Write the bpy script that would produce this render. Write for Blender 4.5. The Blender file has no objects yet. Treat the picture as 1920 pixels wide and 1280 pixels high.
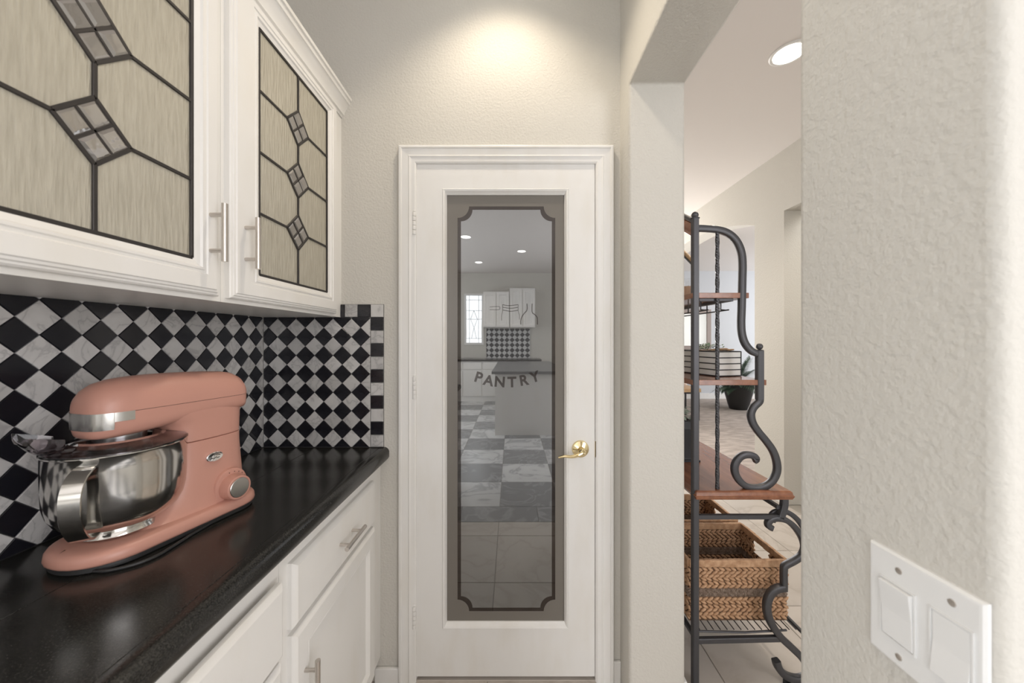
import bpy, bmesh, math, random
from mathutils import Vector, Matrix
random.seed(4)
PI = math.pi
col = bpy.context.scene.collection
scene = bpy.context.scene

# ------------------------------------------------------------------ camera, light, exposure
F = 661.0; HZ = 636.0; CAMZ = 1.35
cam = bpy.data.cameras.new('camera'); cam_o = bpy.data.objects.new('camera', cam); col.objects.link(cam_o)
cam_o.location = (0, 0, CAMZ); cam_o.rotation_euler = (PI/2, 0, 0)
cam.sensor_width = 36; cam.lens = F/1920*36; cam.shift_y = -4/1920; cam.clip_start = 0.02
cam.dof.use_dof = True; cam.dof.focus_distance = 1.35; cam.dof.aperture_fstop = 4.5
scene.camera = cam_o
scene.view_settings.view_transform = 'Standard'
scene.view_settings.look = 'None'
scene.view_settings.gamma = 1
scene.view_settings.use_curve_mapping = False
scene.view_settings.exposure = 0.17

w = bpy.data.worlds.new('world'); scene.world = w; w.use_nodes = True
w.node_tree.nodes['Background'].inputs[0].default_value = (0.80, 0.88, 1.0, 1)
w.node_tree.nodes['Background'].inputs[1].default_value = 0.6

def area(name, loc, rot, sx, sy, power, color=(1, 1, 1)):
    l = bpy.data.lights.new(name, 'AREA'); l.shape = 'RECTANGLE'; l.size = sx; l.size_y = sy
    l.energy = power; l.color = color
    o = bpy.data.objects.new(name, l); o.location = loc; o.rotation_euler = rot; col.objects.link(o)
    return o
# daylight of the living room windows; the other area lamps are added fill
area('kitchen_side_fill', (-2.90, -2.3, 1.7), (0, -PI/2, 0), 1.7, 2.6, 112, (0.93, 0.96, 1.0))  # added soft fill from the left; no window is built there
area('kitchen_rear_fill', (-2.25, -5.38, 1.75), (PI/2, 0, 0), 1.3, 1.3, 40, (0.95, 0.97, 1.0))  # added fill lamp, kept out of the door glass reflection
area('dining_side_fill', (2.14, -2.3, 1.6), (0, PI/2, 0), 1.8, 3.2, 78, (0.98, 0.97, 1.0))  # added lamp brightening nook and dining side; the wall behind is solid
area('living_window_daylight', (7.3, 5.6, 1.6), (0, PI/2, 0), 2.0, 3.6, 135, (0.93, 0.96, 1.0))
area('hall_fill', (1.45, 5.5, 1.7), (-PI/2, 0, 0), 1.2, 1.6, 56, (1.0, 0.97, 0.94))  # added lamp at the hall end to brighten the dining side

area('passage_fill', (2.95, 2.3, 2.86), (0, 0, 0), 0.6, 1.2, 14, (1.0, 0.97, 0.93))  # added lamp under the ceiling to brighten the second opening

def spot(name, loc, power, half_deg, blend, color, radius=0.05):
    l = bpy.data.lights.new(name, 'SPOT'); l.energy = power; l.spot_size = math.radians(half_deg*2); l.spot_blend = blend
    l.color = color; l.shadow_soft_size = radius
    o = bpy.data.objects.new(name, l); o.location = loc; col.objects.link(o)
    return o
CAN_NOOK = (-0.03, 1.085); CAN_DINING = (1.50, 1.91)
CANS_KITCHEN = [(-0.70, -2.52), (0.17, -3.38), (-0.67, -4.27)]
spot('nook_can_lamp', (CAN_NOOK[0], CAN_NOOK[1], 2.88), 21, 57, 0.65, (1.0, 0.87, 0.69), 0.035)
spot('dining_can_lamp', (CAN_DINING[0], CAN_DINING[1], 2.88), 42, 65, 0.6, (1.0, 0.88, 0.72))
for i, c in enumerate(CANS_KITCHEN):
    spot('kitchen_can_lamp', (c[0], c[1], 2.88), 30, 65, 0.6, (1.0, 0.9, 0.76))

# ------------------------------------------------------------------ materials
def mat(name, c, rough=0.5, metal=0.0, bump=None, vary=None, spec=0.5, coat=0.0, emis=None, aniso=None):
    m = bpy.data.materials.new(name); m.use_nodes = True
    nt = m.node_tree; b = nt.nodes['Principled BSDF']
    b.inputs['Base Color'].default_value = (*c, 1); b.inputs['Roughness'].default_value = rough
    b.inputs['Metallic'].default_value = metal; b.inputs['Specular IOR Level'].default_value = spec
    b.inputs['Coat Weight'].default_value = coat; b.inputs['Coat Roughness'].default_value = 0.08
    if emis:
        b.inputs['Emission Color'].default_value = (*emis[0], 1); b.inputs['Emission Strength'].default_value = emis[1]
    tc = nt.nodes.new('ShaderNodeTexCoord')
    def noise(scale, detail=3, stretch=(1, 1, 1), src='Object'):
        mp = nt.nodes.new('ShaderNodeMapping'); mp.inputs['Scale'].default_value = stretch
        n = nt.nodes.new('ShaderNodeTexNoise'); n.inputs['Scale'].default_value = scale; n.inputs['Detail'].default_value = detail
        nt.links.new(tc.outputs[src], mp.inputs['Vector']); nt.links.new(mp.outputs[0], n.inputs['Vector'])
        return n
    if vary:   # (scale, colour2, stretch, contrast lo, hi)
        n = noise(vary[0], 5, vary[2] if len(vary) > 2 else (1, 1, 1))
        r = nt.nodes.new('ShaderNodeValToRGB')
        r.color_ramp.elements[0].position = vary[3] if len(vary) > 3 else 0.35
        r.color_ramp.elements[1].position = vary[4] if len(vary) > 4 else 0.65
        r.color_ramp.elements[0].color = (*c, 1); r.color_ramp.elements[1].color = (*vary[1], 1)
        nt.links.new(n.outputs['Fac'], r.inputs[0]); nt.links.new(r.outputs[0], b.inputs['Base Color'])
    if bump:   # (scale, strength, distance, stretch)
        n = noise(bump[0], 2, bump[3] if len(bump) > 3 else (1, 1, 1))
        bn = nt.nodes.new('ShaderNodeBump'); bn.inputs['Strength'].default_value = bump[1]; bn.inputs['Distance'].default_value = bump[2]
        nt.links.new(n.outputs['Fac'], bn.inputs['Height']); nt.links.new(bn.outputs[0], b.inputs['Normal'])
    return m

M = {}
M['wall'] = mat('wall_paint', (0.62, 0.598, 0.55), 0.75, bump=(125, 0.6, 0.0032), spec=0.3)
M['wall_blue'] = mat('living_wall_paint', (0.60, 0.615, 0.64), 0.8, bump=(105, 0.3, 0.003), spec=0.2)
M['ceiling'] = mat('ceiling_paint', (0.76, 0.72, 0.69), 0.85, bump=(90, 0.15, 0.002), spec=0.2)
M['trim'] = mat('white_trim_paint', (0.80, 0.79, 0.77), 0.38, bump=(60, 0.06, 0.001), vary=(14, (0.765, 0.745, 0.705), (1, 1, 0.3), 0.45, 0.75))
M['cab'] = mat('cabinet_paint', (0.82, 0.805, 0.775), 0.36, bump=(50, 0.05, 0.001), vary=(9, (0.79, 0.765, 0.715), (1, 1, 0.4), 0.5, 0.8))
M['cab_worn'] = mat('cabinet_edge_paint', (0.78, 0.74, 0.66), 0.45)
M['nickel'] = mat('brushed_nickel', (0.62, 0.58, 0.54), 0.32, 1.0)
M['brass'] = mat('polished_brass', (0.83, 0.70, 0.42), 0.14, 1.0)
M['lead'] = mat('lead_came', (0.055, 0.050, 0.048), 0.45, 0.6)
M['dark_gap'] = mat('dark_gap', (0.02, 0.018, 0.016), 0.9)
M['steel'] = mat('polished_steel', (0.60, 0.585, 0.56), 0.13, 1.0)
M['steel_brushed'] = mat('brushed_steel', (0.55, 0.54, 0.52), 0.27, 1.0)
M['chrome'] = mat('chrome', (0.85, 0.85, 0.86), 0.08, 1.0)
M['pink'] = mat('matte_salmon_enamel', (0.51, 0.262, 0.205), 0.36, spec=0.45)
M['rubber'] = mat('black_rubber', (0.015, 0.015, 0.016), 0.5)
M['iron'] = mat('pewter_painted_iron', (0.085, 0.085, 0.092), 0.42, 0.55, bump=(90, 0.15, 0.001))
M['wood'] = mat('cherry_wood', (0.21, 0.075, 0.038), 0.24, vary=(9, (0.31, 0.125, 0.062), (5, 0.6, 5), 0.3, 0.7), coat=0.35)
M['tan_wood'] = mat('light_oak', (0.62, 0.42, 0.24), 0.5, vary=(8, (0.5, 0.32, 0.17), (1, 8, 8)))
M['driftwood'] = mat('driftwood', (0.42, 0.27, 0.16), 0.7)
M['dark_wood'] = mat('black_wood', (0.018, 0.019, 0.024), 0.45)
M['grout'] = mat('grey_grout', (0.20, 0.195, 0.19), 0.85)
M['grout_floor'] = mat('floor_grout', (0.40, 0.37, 0.33), 0.9)
M['tile_black'] = mat('black_marble_tile', (0.012, 0.012, 0.016), 0.16, vary=(16, (0.028, 0.028, 0.034), (1, 1, 1), 0.5, 0.75))
M['straw'] = mat('woven_hyacinth', (0.60, 0.375, 0.225), 0.62, vary=(55, (0.42, 0.235, 0.125), (1, 1, 1), 0.35, 0.7))
M['straw_grey'] = mat('twisted_seagrass', (0.40, 0.31, 0.25), 0.7, vary=(90, (0.20, 0.14, 0.10)))
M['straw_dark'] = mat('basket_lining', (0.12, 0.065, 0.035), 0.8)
M['white_paint'] = mat('crate_white', (0.82, 0.82, 0.80), 0.5)
M['jute'] = mat('jute_strap', (0.45, 0.28, 0.17), 0.8)
M['leaf'] = mat('sage_leaf', (0.30, 0.38, 0.28), 0.6, vary=(20, (0.18, 0.27, 0.16)))
M['leaf_pale'] = mat('pale_lambs_ear_leaf', (0.50, 0.58, 0.52), 0.6, vary=(25, (0.34, 0.44, 0.36)))
M['palm'] = mat('palm_leaf', (0.05, 0.085, 0.06), 0.4, vary=(12, (0.13, 0.18, 0.13)))
M['wax'] = mat('peach_wax', (0.85, 0.55, 0.36), 0.45, spec=0.4)
M['carpet'] = mat('grey_beige_carpet', (0.42, 0.36, 0.32), 0.95, bump=(160, 0.9, 0.01), vary=(6, (0.56, 0.49, 0.44), (1, 2.4, 1), 0.4, 0.62), spec=0.1)
M['mirror'] = mat('mirror_glass', (0.9, 0.92, 0.93), 0.03, 1.0)
M['frame_wood'] = mat('grey_brown_frame', (0.33, 0.27, 0.24), 0.5)
M['plastic'] = mat('white_plastic', (0.80, 0.80, 0.79), 0.33)
M['pot'] = mat('black_glazed_pot', (0.014, 0.014, 0.014), 0.5)
M['lamp_on'] = mat('lit_lamp_lens', (1, 1, 1), 0.5, emis=((1.0, 0.95, 0.86), 14))
M['window_on'] = mat('daylit_window_pane', (1, 1, 1), 0.5, emis=((0.92, 0.96, 1.0), 3.0))
M['chrome_dark'] = mat('smoked_shaft', (0.3, 0.3, 0.3), 0.25, 1.0)
M['print'] = mat('dark_print', (0.10, 0.045, 0.035), 0.6)

def marble(name, a, b_, c, scale, rough, per_object=0.1):
    m = bpy.data.materials.new(name); m.use_nodes = True; nt = m.node_tree; b = nt.nodes['Principled BSDF']
    b.inputs['Roughness'].default_value = rough
    tc = nt.nodes.new('ShaderNodeTexCoord'); oi = nt.nodes.new('ShaderNodeObjectInfo')
    add = nt.nodes.new('ShaderNodeVectorMath'); add.operation = 'MULTIPLY_ADD'
    comb = nt.nodes.new('ShaderNodeCombineXYZ')
    for k in range(3): nt.links.new(oi.outputs['Random'], comb.inputs[k])
    add.inputs[1].default_value = (17, 31, 23); nt.links.new(comb.outputs[0], add.inputs[0]); nt.links.new(tc.outputs['Object'], add.inputs[2])
    n = nt.nodes.new('ShaderNodeTexNoise'); n.inputs['Scale'].default_value = scale; n.inputs['Detail'].default_value = 6; n.inputs['Distortion'].default_value = 1.6
    nt.links.new(add.outputs[0], n.inputs['Vector'])
    r = nt.nodes.new('ShaderNodeValToRGB'); e = r.color_ramp.elements
    e[0].position = 0.30; e[0].color = (*a, 1); e[1].position = 0.70; e[1].color = (*a, 1)
    e2 = e.new(0.47); e2.color = (*b_, 1); e3 = e.new(0.505); e3.color = (*c, 1); e4 = e.new(0.55); e4.color = (*b_, 1)
    nt.links.new(n.outputs['Fac'], r.inputs[0])
    hsv = nt.nodes.new('ShaderNodeHueSaturation'); mr = nt.nodes.new('ShaderNodeMapRange')
    mr.inputs['To Min'].default_value = 1 - per_object; mr.inputs['To Max'].default_value = 1 + per_object*0.4
    nt.links.new(oi.outputs['Random'], mr.inputs[0]); nt.links.new(mr.outputs[0], hsv.inputs['Value'])
    nt.links.new(r.outputs[0], hsv.inputs['Color']); nt.links.new(hsv.outputs[0], b.inputs['Base Color'])
    return m
M['tile_white'] = marble('white_marble_tile', (0.62, 0.61, 0.60), (0.57, 0.56, 0.55), (0.43, 0.42, 0.42), 12, 0.24, 0.20)
M['travertine'] = marble('travertine_floor_tile', (0.58, 0.53, 0.48), (0.54, 0.49, 0.44), (0.47, 0.42, 0.37), 2.2, 0.42, 0.12)
M['kit_white'] = marble('white_marble_floor_tile', (0.66, 0.66, 0.66), (0.60, 0.60, 0.60), (0.36, 0.36, 0.37), 2.5, 0.25, 0.06)
M['kit_grey'] = marble('grey_marble_floor_tile', (0.22, 0.225, 0.23), (0.20, 0.205, 0.21), (0.33, 0.33, 0.34), 2.5, 0.25, 0.1)

def granite():
    m = bpy.data.materials.new('black_granite'); m.use_nodes = True; nt = m.node_tree; b = nt.nodes['Principled BSDF']
    tc = nt.nodes.new('ShaderNodeTexCoord')
    v = nt.nodes.new('ShaderNodeTexNoise'); v.inputs['Scale'].default_value = 420; v.inputs['Detail'].default_value = 2
    nt.links.new(tc.outputs['Object'], v.inputs['Vector'])
    r = nt.nodes.new('ShaderNodeValToRGB'); e = r.color_ramp.elements
    e[0].position = 0.45; e[0].color = (0.010, 0.010, 0.009, 1); e[1].position = 0.78; e[1].color = (0.05, 0.047, 0.042, 1)
    nt.links.new(v.outputs['Fac'], r.inputs[0]); nt.links.new(r.outputs[0], b.inputs['Base Color'])
    n2 = nt.nodes.new('ShaderNodeTexNoise'); n2.inputs['Scale'].default_value = 60; n2.inputs['Detail'].default_value = 3
    nt.links.new(tc.outputs['Object'], n2.inputs['Vector'])
    mr = nt.nodes.new('ShaderNodeMapRange'); mr.inputs['To Min'].default_value = 0.15; mr.inputs['To Max'].default_value = 0.25; b.inputs['Specular IOR Level'].default_value = 0.4
    nt.links.new(n2.outputs['Fac'], mr.inputs[0]); nt.links.new(mr.outputs[0], b.inputs['Roughness'])
    bn = nt.nodes.new('ShaderNodeBump'); bn.inputs['Strength'].default_value = 0.05; bn.inputs['Distance'].default_value = 0.0005
    nt.links.new(v.outputs['Fac'], bn.inputs['Height']); nt.links.new(bn.outputs[0], b.inputs['Normal'])
    return m
M['granite'] = granite()

def mixglass(name, dcol, gcol, fac, grough, drough=1.0, bump=None, vary=None):
    m = bpy.data.materials.new(name); m.use_nodes = True; nt = m.node_tree; nt.nodes.clear()
    out = nt.nodes.new('ShaderNodeOutputMaterial'); mx = nt.nodes.new('ShaderNodeMixShader')
    d = nt.nodes.new('ShaderNodeBsdfDiffuse'); g = nt.nodes.new('ShaderNodeBsdfGlossy')
    d.inputs[0].default_value = (*dcol, 1); g.inputs[0].default_value = (*gcol, 1); g.inputs['Roughness'].default_value = grough
    mx.inputs[0].default_value = fac
    nt.links.new(d.outputs[0], mx.inputs[1]); nt.links.new(g.outputs[0], mx.inputs[2]); nt.links.new(mx.outputs[0], out.inputs[0])
    tc = nt.nodes.new('ShaderNodeTexCoord')
    if bump:
        mp = nt.nodes.new('ShaderNodeMapping'); mp.inputs['Scale'].default_value = bump[3]
        n = nt.nodes.new('ShaderNodeTexNoise'); n.inputs['Scale'].default_value = bump[0]; n.inputs['Detail'].default_value = 3
        nt.links.new(tc.outputs['Object'], mp.inputs[0]); nt.links.new(mp.outputs[0], n.inputs['Vector'])
        bn = nt.nodes.new('ShaderNodeBump'); bn.inputs['Strength'].default_value = bump[1]; bn.inputs['Distance'].default_value = bump[2]
        nt.links.new(n.outputs['Fac'], bn.inputs['Height']); nt.links.new(bn.outputs[0], g.inputs['Normal']); nt.links.new(bn.outputs[0], d.inputs['Normal'])
        if vary:
            r = nt.nodes.new('ShaderNodeValToRGB'); r.color_ramp.elements[0].position = 0.3; r.color_ramp.elements[1].position = 0.7
            r.color_ramp.elements[0].color = (*dcol, 1); r.color_ramp.elements[1].color = (*vary, 1)
            nt.links.new(n.outputs['Fac'], r.inputs[0]); nt.links.new(r.outputs[0], d.inputs[0])
    return m
M['rain_glass'] = mixglass('rippled_obscure_glass', (0.40, 0.37, 0.295), (0.8, 0.8, 0.78), 0.20, 0.2, bump=(60, 0.6, 0.004, (1, 3.2, 0.3)), vary=(0.50, 0.465, 0.38))
M['bevel_glass'] = mixglass('bevelled_clear_glass', (0.20, 0.18, 0.16), (0.75, 0.75, 0.75), 0.42, 0.05, bump=(20, 0.3, 0.004, (1, 1, 1)))
M['etched'] = mixglass('etched_border_glass', (0.185, 0.17, 0.15), (0.5, 0.5, 0.5), 0.08, 0.35)
M['clear_band'] = mixglass('clear_glass_band', (0.018, 0.013, 0.011), (0.55, 0.52, 0.5), 0.12, 0.02)
M['centre_glass'] = mixglass('softly_frosted_glass', (0.075, 0.075, 0.076), (0.85, 0.87, 0.88), 0.26, 0.012, bump=(3, 0.02, 0.01, (1, 1, 0.6)))
M['etch_line'] = mixglass('clear_etched_line', (0.03, 0.022, 0.02), (0.5, 0.5, 0.5), 0.14, 0.05)

def plastic_clear():
    m = bpy.data.materials.new('smoky_clear_plastic'); m.use_nodes = True; b = m.node_tree.nodes['Principled BSDF']
    b.inputs['Base Color'].default_value = (0.80, 0.75, 0.79, 1); b.inputs['Transmission Weight'].default_value = 1
    b.inputs['Roughness'].default_value = 0.03; b.inputs['IOR'].default_value = 1.45
    return m
M['clear'] = plastic_clear()
M['jar_glass'] = plastic_clear(); M['jar_glass'].name = 'clear_jar_glass'
M['jar_glass'].node_tree.nodes['Principled BSDF'].inputs['Base Color'].default_value = (0.96, 0.96, 0.96, 1)

def checker_mat():
    m = bpy.data.materials.new('far_diamond_tiling'); m.use_nodes = True; nt = m.node_tree; b = nt.nodes['Principled BSDF']
    tc = nt.nodes.new('ShaderNodeTexCoord'); mp = nt.nodes.new('ShaderNodeMapping'); mp.inputs['Rotation'].default_value = (0, PI/4, 0)
    ck = nt.nodes.new('ShaderNodeTexChecker'); ck.inputs['Scale'].default_value = 1/0.085
    ck.inputs[1].default_value = (0.6, 0.6, 0.6, 1); ck.inputs[2].default_value = (0.015, 0.015, 0.02, 1)
    nt.links.new(tc.outputs['Object'], mp.inputs[0]); nt.links.new(mp.outputs[0], ck.inputs[0]); nt.links.new(ck.outputs[0], b.inputs['Base Color'])
    return m
M['far_tiles'] = checker_mat()

# ------------------------------------------------------------------ mesh helpers
def at(x, y, Y):                       # a photograph pixel at depth Y -> world point
    return Vector(((x-960)/F*Y, Y, CAMZ+(HZ-y)/F*Y))

class MB:
    def __init__(s): s.bm = bmesh.new()
    def verts(s, pts): return [s.bm.verts.new(p) for p in pts]
    def poly(s, pts): return s.bm.faces.new(s.verts(pts))
    def box(s, a, b):
        x0, y0, z0 = a; x1, y1, z1 = b
        v = s.verts([(x0,y0,z0),(x1,y0,z0),(x1,y1,z0),(x0,y1,z0),(x0,y0,z1),(x1,y0,z1),(x1,y1,z1),(x0,y1,z1)])
        for f in ((0,3,2,1),(4,5,6,7),(0,1,5,4),(1,2,6,5),(2,3,7,6),(3,0,4,7)): s.bm.faces.new([v[i] for i in f])
        return s
    def loft(s, rings, cap=True, closed=True):
        R = [s.verts(r) for r in rings]; n = len(R[0])
        for a, b in zip(R, R[1:]):
            for i in range(n if closed else n-1):
                j = (i+1) % n; s.bm.faces.new([a[i], a[j], b[j], b[i]])
        if cap: s.bm.faces.new(R[0][::-1]); s.bm.faces.new(R[-1])
        return s
    def lathe(s, prof, c, n=40, cap=False, axis='Z'):   # prof: (radius, height)
        rings = []
        for r, h in prof:
            ring = []
            for i in range(n):
                a = 2*PI*i/n
                if axis == 'Z': ring.append((c[0]+r*math.cos(a), c[1]+r*math.sin(a), c[2]+h))
                elif axis == 'X': ring.append((c[0]+h, c[1]+r*math.cos(a), c[2]+r*math.sin(a)))
                else: ring.append((c[0]+r*math.cos(a), c[1]+h, c[2]+r*math.sin(a)))
            rings.append(ring)
        return s.loft(rings, cap)
    def tube(s, path, r, n=8, up=(0, 1, 0), square=None, twist=0.0, cap=True, taper=None):
        P = [Vector(p) for p in path]; up = Vector(up); rings = []; L = 0
        for i, p in enumerate(P):
            t = (P[min(i+1, len(P)-1)]-P[max(i-1, 0)]).normalized()
            if i: L += (p-P[i-1]).length
            b = up - t*up.dot(t)
            if b.length < 1e-3: b = Vector((1, 0, 0)) - t*t.x
            b.normalize(); nn = t.cross(b)
            k = taper(i/(len(P)-1)) if taper else 1
            if square:
                w_, d_ = square[0]/2*k, square[1]/2*k; c = min(w_, d_)*0.25
                q = [(w_, d_-c), (w_-c, d_), (-w_+c, d_), (-w_, d_-c), (-w_, -d_+c), (-w_+c, -d_), (w_-c, -d_), (w_, -d_+c)]
            else: q = [(r*k*math.cos(2*PI*j/n), r*k*math.sin(2*PI*j/n)) for j in range(n)]
            a = twist*L; ca, sa = math.cos(a), math.sin(a)
            rings.append([p + nn*(x*ca-y*sa) + b*(x*sa+y*ca) for x, y in q])
        return s.loft(rings, cap)
    def rings(s, fn, lst):      # nested rectangles [(u0,v0,u1,v1,n)...] joined edge to edge, mitred corners
        R = [s.verts([fn(u0,v0,n), fn(u1,v0,n), fn(u1,v1,n), fn(u0,v1,n)]) for u0,v0,u1,v1,n in lst]
        for a, b in zip(R, R[1:]):
            for i in range(4):
                j = (i+1) % 4; s.bm.faces.new([a[i], a[j], b[j], b[i]])
        return s
    def ball(s, c, r, seg=12, sc=(1, 1, 1), rot=None):
        m = Matrix.Translation(c) @ (rot.to_4x4() if rot else Matrix.Identity(4)) @ Matrix.Diagonal((r*sc[0], r*sc[1], r*sc[2], 1))
        nv = max(4, seg//2); top = s.bm.verts.new(m @ Vector((0, 0, 1))); bot = s.bm.verts.new(m @ Vector((0, 0, -1))); R = []
        for j in range(1, nv):
            a = PI*j/nv; R.append([s.bm.verts.new(m @ Vector((math.sin(a)*math.cos(2*PI*i/seg), math.sin(a)*math.sin(2*PI*i/seg), math.cos(a)))) for i in range(seg)])
        for i in range(seg):
            j = (i+1) % seg; s.bm.faces.new([top, R[0][i], R[0][j]]); s.bm.faces.new([bot, R[-1][j], R[-1][i]])
            for a, b in zip(R, R[1:]): s.bm.faces.new([a[i], b[i], b[j], a[j]])
        return s

def catmull(pts, k=6):
    P = [Vector(p) for p in pts]; out = []
    for i in range(len(P)-1):
        p0 = P[max(i-1, 0)]; p1 = P[i]; p2 = P[i+1]; p3 = P[min(i+2, len(P)-1)]
        for j in range(k):
            t = j/k
            out.append(0.5*((2*p1)+(p2-p0)*t+(2*p0-5*p1+4*p2-p3)*t*t+(3*p1-p0-3*p2+p3)*t**3))
    out.append(P[-1]); return out

def obj(name, mb, m, parent=None, smooth=True, bevel=0, seg=2, angle=35, sub=0, origin=None, recalc=True):
    bm = mb.bm
    if recalc: bmesh.ops.recalc_face_normals(bm, faces=bm.faces)
    me = bpy.data.meshes.new(name); bm.to_mesh(me); bm.free()
    me.materials.append(m)
    o = bpy.data.objects.new(name, me); col.objects.link(o)
    pl = Vector(parent['base']) if parent and 'base' in parent else Vector((0, 0, 0))
    if parent:
        o.parent = parent; me.transform(Matrix.Translation(-pl))
    elif origin is not None:
        me.transform(Matrix.Translation(-Vector(origin))); o.location = origin
        o['base'] = tuple(origin)
    if bevel:
        b = o.modifiers.new('bevel', 'BEVEL'); b.width = bevel; b.segments = seg; b.limit_method = 'ANGLE'; b.angle_limit = math.radians(40)
    if sub:
        b = o.modifiers.new('sub', 'SUBSURF'); b.levels = sub; b.render_levels = sub
    if smooth:
        for p in me.polygons: p.use_smooth = True
        me.set_sharp_from_angle(angle=math.radians(angle))
    if parent and 'base' in parent: o['base'] = tuple(pl)
    return o
def thing(name, label, cat, loc=(0, 0, 0), group=None):
    o = bpy.data.objects.new(name, None); col.objects.link(o); o.location = loc; o.empty_display_size = 0.05
    o['base'] = tuple(loc)
    return tag(o, label, cat, group)
def tag(o, label, cat, group=None):
    o['label'] = label; o['category'] = cat
    if group: o['group'] = group
    return o
def struct(name, mb, m, **k):
    o = obj(name, mb, m, **k); o['kind'] = 'structure'; return o
def B(a, b): return MB().box(a, b)
def superell(cx, cy, a, b, z, n=2.6, N=36, ax='Z'):
    r = []
    for i in range(N):
        t = 2*PI*i/N; c, s_ = math.cos(t), math.sin(t)
        x = cx+a*math.copysign(abs(c)**(2/n), c); y = cy+b*math.copysign(abs(s_)**(2/n), s_)
        r.append((x, y, z) if ax == 'Z' else (x, z, y))
    return r
LP = lambda n0: (lambda u, v, n: (n0+n, u, v))        # left-wall plane: u=Y v=Z n=+X
BP = lambda n0: (lambda u, v, n: (u, n0-n, v))        # back-wall plane: u=X v=Z n=-Y

# ------------------------------------------------------------------ setting
YB = 1.394; XL = -0.987; XR = 0.428; XR2 = 0.635; CEIL = 2.9; XD = 2.22
DX0, DX1, DZ1 = -0.385, 0.332, 2.052
mb = MB(); mb.box((XL-0.15, YB, 0), (DX0, YB+0.11, CEIL)); mb.box((DX0, YB, DZ1), (DX1, YB+0.11, CEIL)); mb.box((DX1, YB, 0), (XR+0.02, YB+0.11, CEIL))
struct('wall_back', mb, M['wall'])
struct('wall_left', B((XL-0.15, -0.6, 0), (XL, YB+0.01, CEIL)), M['wall'])
wp = [(0.3075, -0.03), (0.529, -0.03), (0.529, 2.285), (1.292, 2.285), (1.292, -0.03), (5.8, -0.03), (5.8, CEIL+0.03), (0.3075, CEIL+0.03)]
struct('wall_right', MB().loft([[(XR, y, z) for y, z in wp], [(XR2, y, z) for y, z in wp]]), M['wall'], bevel=0.011, seg=4, angle=60)
struct('ceiling', B((-3.2, -5.7, CEIL), (7.6, 8.3, CEIL+0.1)), M['ceiling'])
# far wall of the dining side, with the arch and a second opening
def arch_wall():
    mb = MB(); x0, x1 = XD, XD+0.2
    def zarch(y):
        R = 3.22; d = y-4.315; return 2.582-(R-math.sqrt(R*R-d*d))
    mb.box((x0, -5.6, 0), (x1, 1.95, CEIL)); mb.box((x0, 2.877, 0), (x1, 3.225, CEIL)); mb.box((x0, 5.405, 0), (x1, 8.2, CEIL))
    mb.box((x0, 1.95, 2.40), (x1, 2.877, CEIL))
    N = 24; ys = [3.225+(5.405-3.225)*i/N for i in range(N+1)]
    for a, b in zip(ys, ys[1:]):
        za, zb = zarch(a), zarch(b)
        v = mb.verts([(x0,a,za),(x0,b,zb),(x0,b,CEIL),(x0,a,CEIL),(x1,a,za),(x1,b,zb),(x1,b,CEIL),(x1,a,CEIL)])
        for f in ((0,1,2,3),(4,7,6,5),(0,4,5,1)): mb.bm.faces.new([v[i] for i in f])
    bmesh.ops.remove_doubles(mb.bm, verts=mb.bm.verts, dist=1e-5)
    return mb
struct('wall_far_right', arch_wall(), M['wall'], angle=25)
struct('wall_hall_end', B((XR2-0.01, 5.6, 0), (XD+0.01, 5.8, CEIL)), M['wall'])
struct('wall_passage', MB().box((3.3, 1.5, 0), (3.4, 3.3, CEIL)).box((XD+0.2, 1.5, 0), (3.4, 1.6, CEIL)).box((XD+0.2, 3.05, 0), (7.5, 3.18, CEIL)), M['wall'])
struct('wall_living', MB().box((XD+0.19, 8.0, 0), (7.6, 8.15, CEIL)).box((7.45, 3.0, 0), (7.6, 8.1, CEIL)), M['wall_blue'])
struct('baseboard_living', B((XD+0.2, 7.985, 0.0), (7.4, 8.0, 0.13)), M['trim'], bevel=0.004)
struct('wall_kitchen_return', B((-3.1, -0.62, 0), (XL-0.149, -0.5, CEIL)), M['wall'])
struct('wall_kitchen_left', B((-3.15, -5.6, 0), (-3.0, -0.5, CEIL)), M['wall'])
struct('wall_kitchen_rear', B((-3.15, -5.62, 0), (XD+0.1, -5.45, CEIL)), M['wall'])

# floor: slab + tiles
fl = struct('floor', B((-3.15, -5.6, -0.06), (XD+0.19, 5.7, -0.004)), M['grout_floor'])
struct('floor_living', B((XD+0.19, 1.5, -0.06), (7.6, 8.15, 0.0)), M['carpet'])
def tile_mesh(sx, sy, h, m, name):
    mb = MB(); g = 0.0018; e = 0.0015
    a, b = sx/2-g, sy/2-g
    mb.loft([[(-a,-b,-h),(a,-b,-h),(a,b,-h),(-a,b,-h)], [(-a,-b,-e),(a,-b,-e),(a,b,-e),(-a,b,-e)], [(-a+e,-b+e,0),(a-e,-b+e,0),(a-e,b-e,0),(-a+e,b-e,0)]])
    bmesh.ops.recalc_face_normals(mb.bm, faces=mb.bm.faces)
    me = bpy.data.meshes.new(name); mb.bm.to_mesh(me); mb.bm.free(); me.materials.append(m); return me
def put(me, name, parent, loc):
    o = bpy.data.objects.new(name, me); col.objects.link(o); o.parent = parent; o.location = loc; return o
T = 0.467; tm = tile_mesh(T, T, 0.01, M['travertine'], 'tile')
for i in range(-2, 5):
    for j in range(0, 11):
        x = -0.097+T*(i+0.5); y = 0.386+T*(j-0.0+0.5)-T*0.0
        if y > 5.6: continue
        put(tm, 'tile', fl, (x, y, 0))
tm2 = tile_mesh(T, 0.183, 0.01, M['travertine'], 'tile')
for i in range(-2, 5): put(tm2, 'tile', fl, (-0.097+T*(i+0.5), 0.2945, 0))
tg = tile_mesh(0.6, 0.24, 0.01, M['kit_grey'], 'threshold_strip')
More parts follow.
